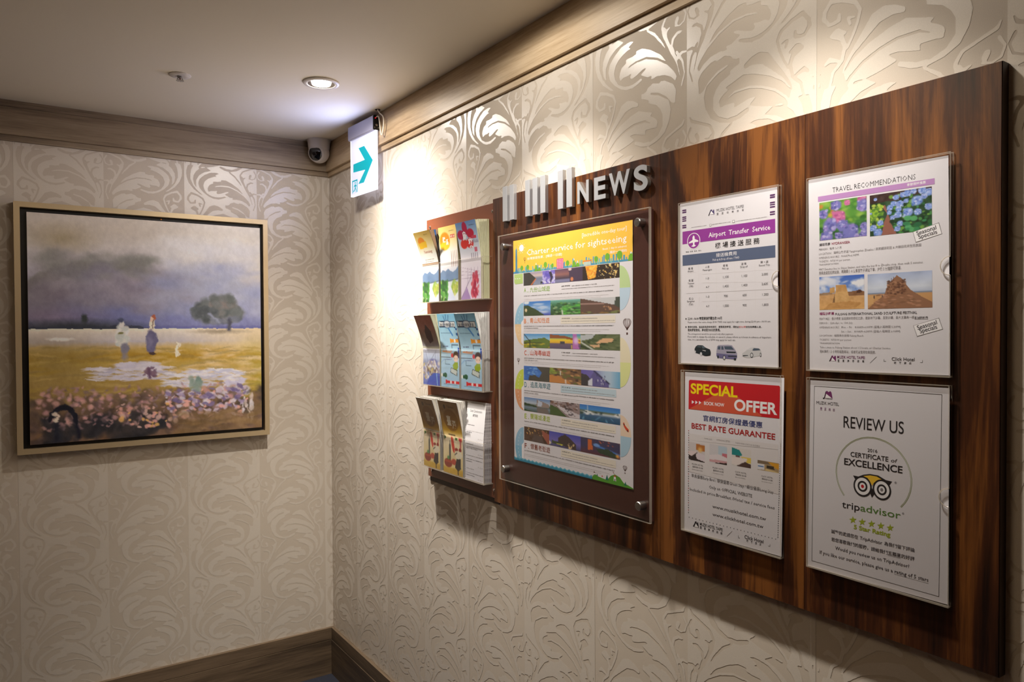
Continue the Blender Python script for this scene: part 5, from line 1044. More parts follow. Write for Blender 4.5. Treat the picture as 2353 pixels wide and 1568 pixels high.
# ------------------------------------------------------------------ the room shell
XL, YF = -2.3, -4.3
def st(o): o['kind'] = 'structure'; return o
fl = MB(); fl.box(XL-.05, .05, YF-.05, .05, -.05, 0); st(fl.build('floor', M['carpet']))
ce = MB(); ce.box(XL-.05, .05, YF-.05, .05, CEIL, CEIL+.05); st(ce.build('ceiling', M['ceil']))
wr = MB(); wr.box(0, .05, YF-.05, .05, 0, CEIL); wall_r = st(wr.build('wall_right', M['paper_base']))
wb = MB(); wb.box(XL-.05, 0, 0, .05, 0, CEIL); wall_b = st(wb.build('wall_back', M['paper_base']))
wl = MB(); wl.box(XL-.05, XL, YF, 0, 0, CEIL); st(wl.build('wall_left', M['plain']))
wf = MB(); wf.box(XL-.05, 0, YF-.05, YF, 0, CEIL); st(wf.build('wall_front', M['plain']))
# crown trim: flat fascia, recessed cap band above, thin batten below
def crown(name, m, y=None):
    a = MB()
    if y is None:   # along the right wall
        a.box(-.020, 0, YF, 0, 2.024, 2.112); a.box(-.016, 0, YF, 0, 2.1135, CEIL); a.box(-.009, 0, YF, 0, 2.006, 2.024); a.box(-.006, 0, YF, 0, 2.110, 2.116)
    else:
        a.box(XL, -.020, -.020, 0, 2.024, 2.112); a.box(XL, -.016, -.016, 0, 2.1135, CEIL); a.box(XL, -.009, -.009, 0, 2.006, 2.024); a.box(XL, -.006, -.006, 0, 2.110, 2.116)
    return st(a.build(name, m))
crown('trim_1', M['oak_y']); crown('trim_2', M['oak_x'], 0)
a = MB(); a.box(-.012, 0, YF, -.0, .1395, .186); a.box(-.014, 0, YF, 0, 0, .1375); a.box(-.008, 0, YF, 0, .136, .141); st(a.build('baseboard_right', M['dark_oak_y']))
a = MB(); a.box(XL, -.012, -.012, 0, .1395, .186); a.box(XL, -.014, -.014, 0, 0, .1375); a.box(XL, -.008, -.008, 0, .136, .141); st(a.build('baseboard_back', M['dark_oak_x']))

# damask relief of the wallpaper: acanthus leaves in strips between mirror axes; each next strip is the
# mirror image of the last with figure and ground exchanged
def strip_mask(PW, PH, nx, ny):
    U, V = np.meshgrid(np.arange(nx+1)/nx, np.arange(ny+1)/ny); G = np.zeros(U.shape, bool)
    for sign in (1, -1):
        for kind, sg, pts in DAM:
            if sg != sign: continue
            for k in range(-2, 3):
                r = np.zeros(U.shape, bool); vv = V-k
                if kind == 'p':
                    for i in range(len(pts)):
                        (x1, y1), (x2, y2) = pts[i], pts[(i+1) % len(pts)]
                        if y1 != y2: r ^= ((y1 > vv) != (y2 > vv)) & (U < (x2-x1)*(vv-y1)/(y2-y1)+x1)
                else:
                    X, Y = U*PW, vv*PH
                    for p, q in zip(pts[:-1], pts[1:]):
                        ex, ey = (q[0]-p[0])*PW, (q[1]-p[1])*PH
                        t = np.clip(((X-p[0]*PW)*ex+(Y-p[1]*PH)*ey)/(ex*ex+ey*ey+1e-12), 0, 1)
                        r |= np.hypot(X-p[0]*PW-t*ex, Y-p[1]*PH-t*ey) < (p[2]+(q[2]-p[2])*t)/2000
                G = (G | r) if sign > 0 else (G & ~r)
    f = G.astype(float)
    for _ in range(2):
        f = (np.roll(f, 1, 0)+2*f+np.roll(f, -1, 0))/4; e = np.pad(f, ((0, 0), (1, 1)), 'edge'); f = (e[:, :-2]+2*e[:, 1:-1]+e[:, 2:])/4
    f[-1] = f[0]
    return f-.5
def contour_faces(F, PW, PH):
    ny, nx = F.shape[0]-1, F.shape[1]-1; gx = PW*np.arange(nx+1)/nx; gz = PH*np.arange(ny+1)/ny
    V = []; Fc = []; vid = {}; ins = (F > 0).tolist(); FL = F.tolist()
    def vt(x, z):
        k = (round(x*1e6), round(z*1e6))
        if k not in vid: vid[k] = len(V); V.append((x, z))
        return vid[k]
    for j in range(ny):
        i = 0; r0, r1 = ins[j], ins[j+1]
        while i < nx:
            c = r0[i]+r0[i+1]+r1[i+1]+r1[i]
            if c == 4:
                i2 = i+1
                while i2 < nx and r0[i2+1] and r1[i2+1]: i2 += 1
                Fc.append((vt(gx[i], gz[j]), vt(gx[i2], gz[j]), vt(gx[i2], gz[j+1]), vt(gx[i], gz[j+1]))); i = i2; continue
            if c:
                P = [(gx[i], gz[j], FL[j][i]), (gx[i+1], gz[j], FL[j][i+1]), (gx[i+1], gz[j+1], FL[j+1][i+1]), (gx[i], gz[j+1], FL[j+1][i])]; poly = []
                for k in range(4):
                    p, r = P[k], P[(k+1) % 4]
                    if p[2] > 0: poly.append(vt(p[0], p[1]))
                    if (p[2] > 0) != (r[2] > 0):
                        t = p[2]/(p[2]-r[2]); poly.append(vt(p[0]+(r[0]-p[0])*t, p[1]+(r[1]-p[1])*t))
                poly = list(dict.fromkeys(poly))
                if len(poly) >= 3: Fc.append(tuple(poly))
            i += 1
    return np.array(V), Fc
def pattern(name, wall, s_axis, i0, i1, PW, PH, zp, smax, hide, place):
    F = strip_mask(PW, PH, 200, 172); kinds = [contour_faces(-F, PW, PH), contour_faces(F[:, ::-1], PW, PH)]; V = []; Fc = []
    for i in range(i0, i1):
        s0 = s_axis+i*PW; mv, mf = kinds[i % 2]
        if s0+PW < 0 or s0 > smax: continue
        for k in range(-3, 12):
            z0 = zp+k*PH
            if z0+PH < .188 or z0 > 2.005: continue
            if hide and s0 > hide[0] and s0+PW < hide[1] and z0 > hide[2] and z0+PH < hide[3]: continue
            x = mv[:, 0]+s0; z = mv[:, 1]+z0; b = len(V); V += place(np.clip(x, 0, smax), np.clip(z, .187, 2.0055))
            ok = (z > .187) & (z < 2.0055) & (x > 0) & (x < smax)
            if ok.all(): Fc += [tuple([q+b for q in f]) for f in mf]
            else: okl = ok.tolist(); Fc += [tuple([q+b for q in f]) for f in mf if any(okl[q] for q in f)]
    o = obj(name, V, Fc, M['paper_pat'], wall); o['kind'] = 'stuff'; o['label'] = 'satin acanthus leaf pattern raised on the wallpaper'
    return o
pattern('wallpaper_pattern', wall_r, 1.3575, -5, 6, .27445, .235, .685, 2.85, (1.3, 2.44, .95, 1.72), lambda x, z: [(-.0003, -a_, b_) for a_, b_ in zip(x.tolist(), z.tolist())])
pattern('wallpaper_pattern', wall_b, .287, -2, 4, .2569, .235, .2029, 1.25, None, lambda x, z: [(-a_, -.0003, b_) for a_, b_ in zip(x.tolist(), z.tolist())])

def spline(q, n=4):
    q = np.array(q); out = []
    for i in range(len(q)-1):
        p0, p1, p2, p3 = q[max(i-1, 0)], q[i], q[i+1], q[min(i+2, len(q)-1)]
        for t in np.linspace(0, 1, n, endpoint=False):
            out.append(.5*((2*p1)+(-p0+p2)*t+(2*p0-5*p1+4*p2-p3)*t*t+(-p0+3*p1-3*p2+p3)*t**3))
    out.append(q[-1]); return np.array(out)
# ------------------------------------------------------------------ ceiling fittings
def downlight(d, s, name, label):
    t = thing(name, label, 'light', (-d, -s, CEIL), 'recessed downlights along the board wall')
    a = MB(); a.lathe([(.047, -.0002), (.0535, -.0005), (.0535, -.003), (.051, -.005), (.043, -.0062), (.0405, -.005), (.039, -.0008)], (-d, -s, CEIL), (0, 0, 1), 48, cap=False); a.build('trim_ring', M['white'], t, auto=True)
    a = MB(); a.lathe([(.0405, -.0045), (.034, -.0025), (.028, -.0010)], (-d, -s, CEIL), (0, 0, 1), 40, cap=False); a.build('reflector', M['chrome'], t, smooth=True)
    a = MB(); a.lathe([(.029, -.0010), (.027, -.0060), (.018, -.0090), (.0001, -.0100)], (-d, -s, CEIL), (0, 0, 1), 32, cap=False); a.build('lens', M['bulb'], t, smooth=True)
    return t
downlight(.290, .7221, 'downlight', 'round white recessed ceiling downlight with bright glowing lens, the only lamp in view')
downlight(.290, 1.54, 'downlight', 'round white ceiling downlight above the silver NEWS letters')
downlight(.290, 2.17, 'downlight', 'round white ceiling downlight above the right end of the notice board')
def pw(x, y, z): return (x, y, z)
t = thing('sprinkler_head', 'small metal fire sprinkler with round white plate on the ceiling', 'sprinkler', (-.655, -.5625, CEIL))
o_ = (-.655, -.5625, CEIL)
a = MB(); a.lathe([(.030, 0), (.030, -.0018), (.026, -.0042), (.016, -.0052), (.009, -.004)], o_, (0, 0, 1), 40); a.build('cover_plate', M['white'], t, auto=True)
a = MB(); a.lathe([(.0075, -.004), (.0075, -.007), (.0055, -.008), (.0055, -.010)], o_, (0, 0, 1), 20); a.tube([(o_[0]-.006, o_[1], CEIL-.009), (o_[0]-.008, o_[1], CEIL-.012), (o_[0]-.001, o_[1], CEIL-.0155)], .0013); a.tube([(o_[0]+.006, o_[1], CEIL-.009), (o_[0]+.008, o_[1], CEIL-.012), (o_[0]+.001, o_[1], CEIL-.0155)], .0013); a.build('frame', M['steel'], t, auto=True)
a = MB()
a.lathe([(.0001, -.0157), (.004, -.0157), (.004, -.0170), (.0001, -.0170)], o_, (0, 0, 1), 20, cap=False)
for k in range(10):
    an = k*math.pi/5; c_, s_ = math.cos(an), math.sin(an)
    a.add([(o_[0]+r_*c_-q*s_, o_[1]+r_*s_+q*c_, CEIL-zz) for zz in (.0157, .0168) for r_, q in ((.003, -.0014), (.0105, -.0022), (.0105, .0022), (.003, .0014))], [(0, 1, 2, 3), (7, 6, 5, 4), (0, 4, 5, 1), (1, 5, 6, 2), (2, 6, 7, 3), (3, 7, 4, 0)])
a.build('deflector', M['steel'], t)
a = MB(); a.tube([(o_[0], o_[1], CEIL-.009), (o_[0], o_[1], CEIL-.0155)], .0016, 8); a.build('glass_bulb', mat('red_glass', (150, 40, 30), .1), t)

# security camera in the corner under the ceiling
cx, cy = -.062, -.060
t = thing('security_camera', 'small white dome security camera at the corner where the wood trims meet', 'camera', (cx, cy, CEIL))
a = MB(); a.lathe([(.0445, 0), (.0445, -.006), (.043, -.010), (.041, -.030), (.039, -.042), (.034, -.048)], (cx, cy, CEIL), (0, 0, 1), 40); a.build('mount_base', M['white'], t, auto=True)
a = MB(); bc = Vector((cx, cy, CEIL-.050)); a.sphere(bc, .040, 36, 22); a.build('ball_housing', M['white'], t, smooth=True)
look = Vector((-.66, -.60, -.28)).normalized()
a = MB(); a.lathe([(.0348, .0200), (.0338, .0242), (.0305, .0290), (.0272, .0308), (.0268, .0296)], bc, look, 40, cap=False); rm = a.build('lens_rim', M['white'], t, auto=True)
a = MB(); a.lathe([(.0275, .0297), (.024, .0332), (.014, .0388), (.0001, .0408)], bc, look, 36, cap=False); a.build('lens_window', M['lens'], t, smooth=True)
a = MB(); a.lathe([(.009, .0395), (.0085, .0412), (.006, .0418), (.0001, .042)], bc, look, 20, cap=False); a.build('lens', M['dark'], t, smooth=True)

# exit sign: hangs by the right wall, arrow pointing along it
sx0, sy0, sx1, sy1 = -.054, -.340, -.0437, -.540      # front face, far and near ends (top view)
dv = Vector((sx1-sx0, sy1-sy0, 0)); Ls = dv.length; dv.normalize(); nv = Vector((dv.y, -dv.x, 0))  # nv points into the room
if nv.x > 0: nv = -nv
def SP(u, v, d):   # u along the sign, v down from housing top, d toward the room from its front face
    p = Vector((sx0, sy0, 2.122))+dv*u+nv*d; return (p.x, p.y, p.z-v)
t = thing('exit_sign', 'lit white exit direction sign with a turquoise arrow, hung by the corner', 'sign', SP(Ls/2, 0, -.012))
a = MB(); hs = .050
prof = [(0, -.023), (0, -.003), (.003, 0), (hs-.003, 0), (hs, -.003), (hs, -.023)]
a.prism([(v, d) for v, d in prof], lambda v, d: SP(0, v, d), lambda v, d: SP(Ls-.004, v, d)); a.build('housing', M['housing'], t)
a = MB(); a.prism([(v, d) for v, d in prof], lambda v, d: SP(Ls-.004, v, d), lambda v, d: SP(Ls, v, d)); a.build('end_cap', M['dark'], t)
a = MB(); a.lathe([(.004, 0), (.004, .0015), (.002, .002)], SP(Ls, .033, -.012), dv, 14); a.build('test_button', M['chrome'], t)
a = MB()
for v, d in ((.042, -.005), (.042, -.019)): a.lathe([(.0016, 0), (.0016, .0008)], SP(Ls, v, d), dv, 8)
a.build('screw', M['chrome'], t)
a = MB(); a.lathe([(.0012, 0), (.0012, .0012)], SP(Ls, .010, -.008), dv, 8); a.build('indicator_light', M['led'], t)
a = MB(); ph = .200; pu0, pu1 = .004, Ls-.001; pd0, pd1 = -.016, -.008
def PB(u0, u1, v0, v1, d0, d1, mi=0):
    vs = [SP(u, v, d) for v in (v0, v1) for d in (d0, d1) for u in (u0, u1)]
    a.add(vs, [(0, 1, 3, 2), (4, 6, 7, 5), (0, 4, 5, 1), (2, 3, 7, 6), (0, 2, 6, 4), (1, 5, 7, 3)], mi)
PB(pu0, pu1, hs-.002, hs+ph, pd0, pd1, 0)
panel = a.build('light_panel', [M['signface'], M['signedge']], t)
a = MB(); e = .003
for (u0, u1, v0, v1) in ((pu0-.0005, pu0+e, hs, hs+ph), (pu1-e, pu1+.0005, hs, hs+ph), (pu0, pu1, hs+ph-.004, hs+ph+.0006)): PB(u0, u1, v0, v1, pd0-.0004, pd1+.0004, 0)
a.build('panel_edge', M['signedge'], t)
sgn = Print()
k_ = (pu1-pu0)/.195
sgn.poly([(22.25, 86.75), (113.5, 86.45), (65.48, 37.07), (110.22, 37.46), (174.54, 98.38), (105.7, 163.96), (62.42, 162.67), (117.26, 121.15), (21.21, 115.5)], 'aqua', 1)
sgn.rect(11.2, 144.2, 54.5, 149, 'aqua', 1); sgn.rect(11.2, 144.2, 16, 189, 'aqua', 1); sgn.rect(49.5, 144.2, 54.5, 189, 'aqua', 1)
sgn.ell(36, 154.5, 3.6, 3.6, 'aqua', 1); sgn.poly([(36, 158), (41, 162), (40, 172), (33, 172), (31, 164)], 'aqua'); sgn.poly([(32, 160), (24, 166), (26, 169), (33, 165)], 'aqua'); sgn.poly([(39, 160), (47, 166), (45, 169), (38, 165)], 'aqua'); sgn.poly([(39, 171), (45, 180), (44, 189), (40, 189), (40, 181), (35, 173)], 'aqua'); sgn.poly([(33, 171), (37, 174), (30, 183), (20, 186), (19, 182), (27, 179)], 'aqua')
def sgmap(U, V, Lf): return np.array([SP(pu0+u*k_/1000, hs+v/1000, pd1+l+.0003) for u, v, l in zip(U, V, Lf)])
sgn.build('arrow_graphic', sgmap, M['aqua'], t, .0002)
hole = Vector((-.036, -.560, CEIL))
a = MB(); p0 = Vector(SP(Ls, .006, -.012)); pts = []
for q in [(p0.x, p0.y+.004, p0.z), (p0.x+.0, p0.y-0.016, p0.z-.002), (p0.x-.001, p0.y-0.027, p0.z-.020), (p0.x-.001, p0.y-0.035, p0.z-.055), (p0.x-.001, p0.y-0.042, p0.z-.070), (p0.x-.001, p0.y-0.050, p0.z-.067), (p0.x-.001, p0.y-0.059, p0.z-.045), (p0.x-.002, p0.y-0.063, p0.z-.022), (p0.x-.003, p0.y-0.054, p0.z-.008), (p0.x-.004, p0.y-0.038, p0.z+.002), (-.038, -.566, CEIL-.004), (-.036, -.562, CEIL+.004)]: pts.append(q)
sp = spline(pts, 5); a.tube([tuple(r) for r in sp], .0022, 8); a.build('power_cable', M['cable'], t, smooth=True)
a = MB(); a.lathe([(.0001, -.0006), (.0075, -.0006), (.0085, -.0012), (.0095, -.0004)], hole, (0, 0, 1), 20, cap=False); a.build('cable_hole', M['dark'], t)
# light given off by the sign
sl = bpy.data.lights.new('sign_glow', 'AREA'); sl.shape = 'RECTANGLE'; sl.size = .18; sl.size_y = .18; sl.energy = 1.3; sl.color = (.46, .54, 1.0)
so = bpy.data.objects.new('sign_glow', sl); COL.objects.link(so); so.location = SP(Ls/2, hs+.10, .004); so.rotation_euler = nv.to_track_quat('-Z', 'Y').to_euler(); so['label'] = 'glow of the exit sign face'

# ------------------------------------------------------------------ framed painting on the back wall
PX0, PX1, PZ0, PZ1, PD = -1.0596, -.2572, .9937, 1.8103, .035
t = thing('framed_painting', 'oil landscape of two women in a flowering field, thin champagne gold frame', 'painting', ((PX0+PX1)/2, 0, PZ0))
def frame_side(name, pts4, m, y0, y1, par):
    a = MB(); a.add([(x, y1, z) for x, z in pts4]+[(x, y0, z) for x, z in pts4], [(3, 2, 1, 0), (4, 5, 6, 7)]+[(i, (i+1) % 4, 4+(i+1) % 4, 4+i) for i in range(4)]); return a.build(name, m, par)
def ring(name, x0, x1, z0, z1, w_, m, y0, y1, par):
    frame_side(name, [(x0, z1), (x1, z1), (x1-w_, z1-w_), (x0+w_, z1-w_)], m, y0, y1, par); frame_side(name, [(x0, z0), (x0+w_, z0+w_), (x1-w_, z0+w_), (x1, z0)], m, y0, y1, par)
    frame_side(name, [(x0, z0), (x0, z1), (x0+w_, z1-w_), (x0+w_, z0+w_)], m, y0, y1, par); frame_side(name, [(x1, z0), (x1-w_, z0+w_), (x1-w_, z1-w_), (x1, z1)], m, y0, y1, par)
ring('frame_rail', PX0, PX1, PZ0, PZ1, .017, M['gold'], -PD, -.002, t)
bx0, bx1, bz0, bz1 = PX0+.017, PX1-.017, PZ0+.017, PZ1-.017
a = MB(); a.box(bx0, bx1, -.012, -.003, bz0, bz1); a.build('backing_tray', M['blackframe'], t)
cx0, cx1, cz0, cz1 = bx0+.0185, bx1-.0105, bz0+.0125, bz1-.0145
a = MB(); a.box(cx0, cx1, -.0285, -.012, cz0, cz1); cvs = a.build('canvas', mat('canvas_edge', (170, 158, 142), .8), t)
pt = Print(); W_, H_ = (cx1-cx0)*1000, (cz1-cz0)*1000
pt.image(0, 0, W_, H_, PIC['landscape'](400, 400), 0)
pt.build('painted_surface', lambda U, V, L_: np.column_stack([cx0+U/1000, np.full(len(U), -.0288)-L_, cz1-V/1000]), M['oil'], cvs)
a = MB(); pinx = bx0+(bx1-bx0)*.545; a.lathe([(.0001, 0), (.003, 0), (.003, .001), (.0015, .002)], (pinx, -.0125, bz1-.006), (0, -1, 0), 12); a.build('brass_pin', M['brass'], t)

# ------------------------------------------------------------------ the notice board
BS0, BS1, BZ0, BZ1, BD = 1.2473, 2.4566, .9360, 1.7340, .0180
t = thing('notice_board', 'large dark walnut wood notice board mounted on the damask wall', 'board', W((BS0+BS1)/2, BZ0, 0))
JA, JB = 1.8525, 2.1720
for s0_, s1_, mm in ((BS0, JA-.0002, 'walnut'), (JA+.0002, JB-.0002, 'walnut_figured'), (JB+.0002, BS1, 'walnut_streaked')):
    a = MB(); a.wbox(s0_, s1_, BZ0, BZ1, .0005, BD, bev=.0005); a.build('board_panel', M[mm], t)
a = MB(); a.wbox(BS1, BS1+.0006, BZ0, BZ1, .0005, BD-.0010); a.build('edge_band', M['walnut_edge'], t)

# silver bars and letters
BD2 = .0275
bars = [(1.3080, 1.3278, 'leftmost'), (1.3397, 1.3582, ''), (1.4080, 1.4268, ''), (1.4388, 1.4580, ''), (1.4702, 1.4896, ''), (1.5380, 1.5574, ''), (1.5700, 1.5902, '')]
lab = ['leftmost silver upright bar of the sign above the poster', 'second silver bar of the left pair above the poster', 'left silver bar of the middle group of three', 'centre silver bar of the middle group of three', 'right silver bar of the middle group of three', 'left silver bar of the pair beside the letter N', 'silver upright bar directly left of the letter N']
for (s0_, s1_, _), lb in zip(bars, lab):
    a = MB(); a.wbox(s0_, s1_, 1.6668, 1.7552, BD, BD2, 0, .0006); o = a.build('sign_bar', [M['silver']], None); tag(o, lb, 'sign bar', 'silver bars of the board heading')
for ch, s0_, s1_, z0_, z1_ in (('N', 1.6090, 1.6485, 1.6692, 1.7180), ('E', 1.6664, 1.7036, 1.6690, 1.7172), ('W', 1.7142, 1.7778, 1.6698, 1.7180), ('S', 1.7893, 1.8288, 1.6682, 1.7192)):
    c = bpy.data.curves.new('t', 'FONT'); c.body = ch; c.resolution_u = 10; c.offset = .030; c.extrude = .5; c.bevel_depth = 0
    o0 = bpy.data.objects.new('t', c); COL.objects.link(o0); me0 = o0.to_mesh(); vs = [tuple(v.co) for v in me0.vertices]; fs = [tuple(p.vertices) for p in me0.polygons]; nz = [abs(p.normal.z) < .5 for p in me0.polygons]
    o0.to_mesh_clear(); bpy.data.objects.remove(o0)
    xs = [v[0] for v in vs]; ys = [v[1] for v in vs]; x0, x1, y0, y1 = min(xs), max(xs), min(ys), max(ys)
    vv = [W(s0_+(x-x0)/(x1-x0)*(s1_-s0_), z0_+(y-y0)/(y1-y0)*(z1_-z0_), BD+(z+.5)*(BD2-BD)+.0001) for x, y, z in vs]
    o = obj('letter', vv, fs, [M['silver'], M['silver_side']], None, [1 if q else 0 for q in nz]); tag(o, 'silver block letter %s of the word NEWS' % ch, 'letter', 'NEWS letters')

# ------------------------------------------------------------------ generic clear plate with visible polished edges
def clear_plate(pts, d0, d1, name, parent, rim=.0011):
    """pts: outline in (s, z), counter-clockwise seen from the room"""
    a = MB(); P = [Vector(p) for p in pts]; n = len(P)
    ar = sum(P[i].x*P[(i+1) % n].y-P[(i+1) % n].x*P[i].y for i in range(n)); sg = 1 if ar > 0 else -1
    ins = []
    for i in range(n):
        e1 = (P[i]-P[i-1]).normalized(); e2 = (P[(i+1) % n]-P[i]).normalized(); n1 = Vector((-e1.y, e1.x))*sg; n2 = Vector((-e2.y, e2.x))*sg; m_ = (n1+n2)
        m_ = m_/max(.3, m_.length_squared)*2 if m_.length > 1e-6 else n1
        ins.append(P[i]+m_*rim)
    vs = [W(p.x, p.y, d0) for p in P]+[W(p.x, p.y, d1) for p in P]+[W(p.x, p.y, d1) for p in ins]
    fs = [tuple(range(n)), tuple(range(2*n, 3*n))]; ms = [0, 0]
    for i in range(n):
        j = (i+1) % n; fs += [(i, j, n+j, n+i), (n+i, n+j, 2*n+j, 2*n+i)]; ms += [1, 1]
    return obj(name, vs, fs, [M['clear'], M['edge']], parent, ms)
def rectpts(s0, s1, z0, z1): return [(s0, z0), (s1, z0), (s1, z1), (s0, z1)]

def sheet(name, label, cat, s0, s1, z0, z1, d, prn, group=None, wmm=210, hmm=297, extra=None, tilt=None):
    a = MB(); c = tilt or [(s0, z1), (s1, z1), (s1, z0), (s0, z0)]
    vs = [W(p, q, dd) for dd in (d-.0003, d) for p, q in c]
    a.add(vs, [(0, 1, 2, 3), (7, 6, 5, 4)]+[(i, 4+i, 4+(i+1) % 4, (i+1) % 4) for i in range(4)])
    o = a.build(name, M['sheet']); tag(o, label, cat, group)
    if prn:
        (a0, b0), (a1, b1), (a2, b2), (a3, b3) = c
        def mp(U, V, L_):
            u, v = U/wmm, V/hmm
            s = (1-v)*((1-u)*a0+u*a1)+v*((1-u)*a3+u*a2); z = (1-v)*((1-u)*b0+u*b1)+v*((1-u)*b3+u*b2)
            return np.column_stack([-(d+.00012+L_), -s, z])
        prn.build('printing', mp, M['ink'], o)
    return o

# ------------------------------------------------------------------ big poster and its stand-off mount
PS0, PS1, PZa, PZb = 1.2955, 1.8398, 1.0058, 1.6310
t = thing('poster_mount', 'brown backed clear acrylic poster mount on four steel stand-offs', 'poster mount', W((PS0+PS1)/2, PZa, BD))
a = MB(); a.wbox(PS0+.002, PS1-.003, PZa+.003, PZb-.003, .0195, .0250); a.build('backing_panel', M['brownboard'], t)
clear_plate(rectpts(PS0, PS1, PZa, PZb), .0290, .0340, 'front_plate', t, .0022)
for s_, z_ in ((1.3255, 1.6008), (1.8124, 1.6035), (1.3232, 1.0359), (1.8132, 1.0371)):
    a = MB(); a.lathe([(.0086, .0182), (.0086, .0345)], W(s_, z_, 0), (-1, 0, 0), 20); so_ = a.build('standoff', M['steel'], t, auto=True)
    a = MB(); a.lathe([(.0085, .0342), (.0090, .0348), (.0090, .0405), (.0080, .0418), (.0001, .0420)], W(s_, z_, 0), (-1, 0, 0), 28, cap=False); a.build('cap', M['steel'], so_, auto=True)
pr_ = Print()
rg = random.Random(4)
for it in PRINTS['poster']:
    if it[0] == 'city':
        for k in range(58):   # skyline
            u = min(424, 4+k*7.5+rg.uniform(-2, 2)); hh = rg.uniform(4, 15)+(4 if 230 < u else 0); pr_.rect(u, 82-hh, u+rg.uniform(3, 6), 82, rg.choice(['cityb', 'cityt', 'cityb']), 2+.3*(k % 3))
        pr_.rect(0, 78, 430, 82, 'cityb', 1.5)
        pr_.poly([(8, 82), (9.6, 70), (10, 24), (12.5, 20), (13.2, 8), (14, 20), (16.5, 24), (17.5, 70), (21, 82)], (70, 142, 180), 3)
        pr_.ell(36, 20.7, 9.5, 8.6, 'w', 3)
        for k in range(10): pr_.ell(36+13.5*math.cos(k*.628), 20.7+12.2*math.sin(k*.628), 1, .9, 'w', 3)
        for u, h_, q in ((37, 71, 1), (62, 71, 1), (134, 70, 1.1), (161, 74, .8), (218, 72.5, 1), (317, 71, 1), (353, 69, 1.2), (391, 68.5, 1.4)):
            pr_.rect(u-.6, h_, u+.6, 82, 'treed', 3); pr_.ell(u, h_-1, 6*q, 6.2*q, 'tree', 4)
        for u, h_ in ((97, 61), (241, 61.4), (425, 62), (110, 68), (254, 68)):
            pr_.poly([(u-8, 82), (u, h_), (u+8, 82)] if u < 420 else [(416, 82), (424, h_), (430, 70), (430, 82)], 'tree', 3); pr_.poly([(u-2.6, h_+6), (u, h_), (u+2.6, h_+6), (u+1, h_+4.8), (u, h_+6.4), (u-1.2, h_+4.8)], 'w', 4)
        pr_.rect(177.6, 59, 202.6, 82, 'pink', 3)
        for i in range(4):
            for j in range(6): pr_.rect(180.5+i*5.6, 61.2+j*3.4, 182.8+i*5.6, 63.0+j*3.4, 'w', 4)
        pr_.rect(272, 70.6, 302, 73.4, 'orange', 3); pr_.rect(275, 73.4, 299, 82, 'cream', 3)
        for j in range(5): pr_.rect(277+j*4.6, 73.4, 279+j*4.6, 82, 'cityt', 4)
        # winding road arcs beside the texts
        for (u0, va, vb, sg_, c1, c2) in ((391, 89.3, 183, 1, (196, 220, 160), (196, 218, 236)), (42.5, 156, 261, -1, (156, 200, 226), (240, 206, 160)), (392, 238.7, 342.5, 1, (236, 226, 196), (226, 230, 160)), (42, 319.5, 421, -1, (206, 220, 90), (226, 160, 116)), (392.4, 400, 487.4, 1, (238, 214, 190), (176, 208, 228)), (41.5, 463.5, 560, -1, (150, 192, 220), (130, 186, 216))):
            vm = (va+vb)/2; rv = (vb-va)/2; ru = 32 if sg_ > 0 else 37
            for q0, q1, cc in ((-90, 0, c1), (0, 90, c2)):
                pts = [(u0, vm)]
                for k in range(13):
                    an = R(q0+(q1-q0)*k/12); pts.append((u0+sg_*ru*math.cos(an), min(548, vm+rv*math.sin(an))))
                pr_.poly(pts, cc, 1)
            if sg_ < 0:
                pr_.poly([(33, min(540, vm-4)), (u0+1, vm-12), (u0+1, min(541, vb)), (33, min(541, vb-8))], (243, 240, 244), 2)
                for k in range(9):
                    an = R(120+k*14); pr_.rect(u0+24*math.cos(an)-.5, min(538, vm+(rv-10)*math.sin(-an)-2), u0+24*math.cos(an)+.5, min(541, vm+(rv-10)*math.sin(-an)+2), 'w', 3)
        pr_.poly([(3.8, 84), (41, 84), (41, 108), (9, 108.8), (3.8, 104)], (186, 212, 130), 2)
        for k in range(3): pr_.rect(7+k*9, 94.5, 12+k*9, 96, 'w', 3)
        for (u, va, vb, ru) in ((413, 200, 232.8, 11.5), (20.4, 293, 308, 5.5), (405.7, 504, 520, 6.2), (49.8, 45, 59, 4.6)):
            hh = (vb-va)
            for q in (-.95, -.55, .0, .55, .95):
                pts = [(u+ru*q*math.sin(math.pi*(.08+.92*k/10)**.7)*(1 if k < 10 else .2), va+hh*.68*k/10) for k in range(11)]
                wd = ru*.075
                pr_.poly([(x-wd, y) for x, y in pts]+[(x+wd, y) for x, y in pts[::-1]], 'dbrown', 3)
            pr_.rect(u-ru*.2, vb-hh*.13, u+ru*.2, vb, 'dbrown', 3); pr_.rect(u-ru*.22, va+hh*.66, u+ru*.22, va+hh*.7, 'dbrown', 3)
        pr_.poly([(400, 416), (403, 414.5), (406, 420), (411, 424), (417, 428), (417.5, 433), (415, 433.5), (409, 430), (402.5, 423)], 'brick', 3); pr_.ell(403, 419, 1.6, 1.8, 'k', 4); pr_.ell(413.6, 431, 1.6, 1.8, 'k', 4)
        for lv, cc in ((541, 'sea2'), (544, 'sea')):
            pts = [(0, 549), (0, lv)]
            n_ = 19
            for k in range(n_*4+1):
                x = 300*k/(n_*4); pts.append((x, lv+(1.8-2.6*abs(((k/4.0) % 1)-.5)*2)*1.2))
            pts += [(303, 549)]; pr_.poly(pts, cc, 2 if lv < 543 else 3)
        pr_.poly([(300, 549), (303, 541), (312, 537), (322, 540), (340, 542), (350, 543), (362, 532), (375, 527), (390, 531), (402, 541), (415, 543), (430, 547), (430, 549)], 'hill', 3)
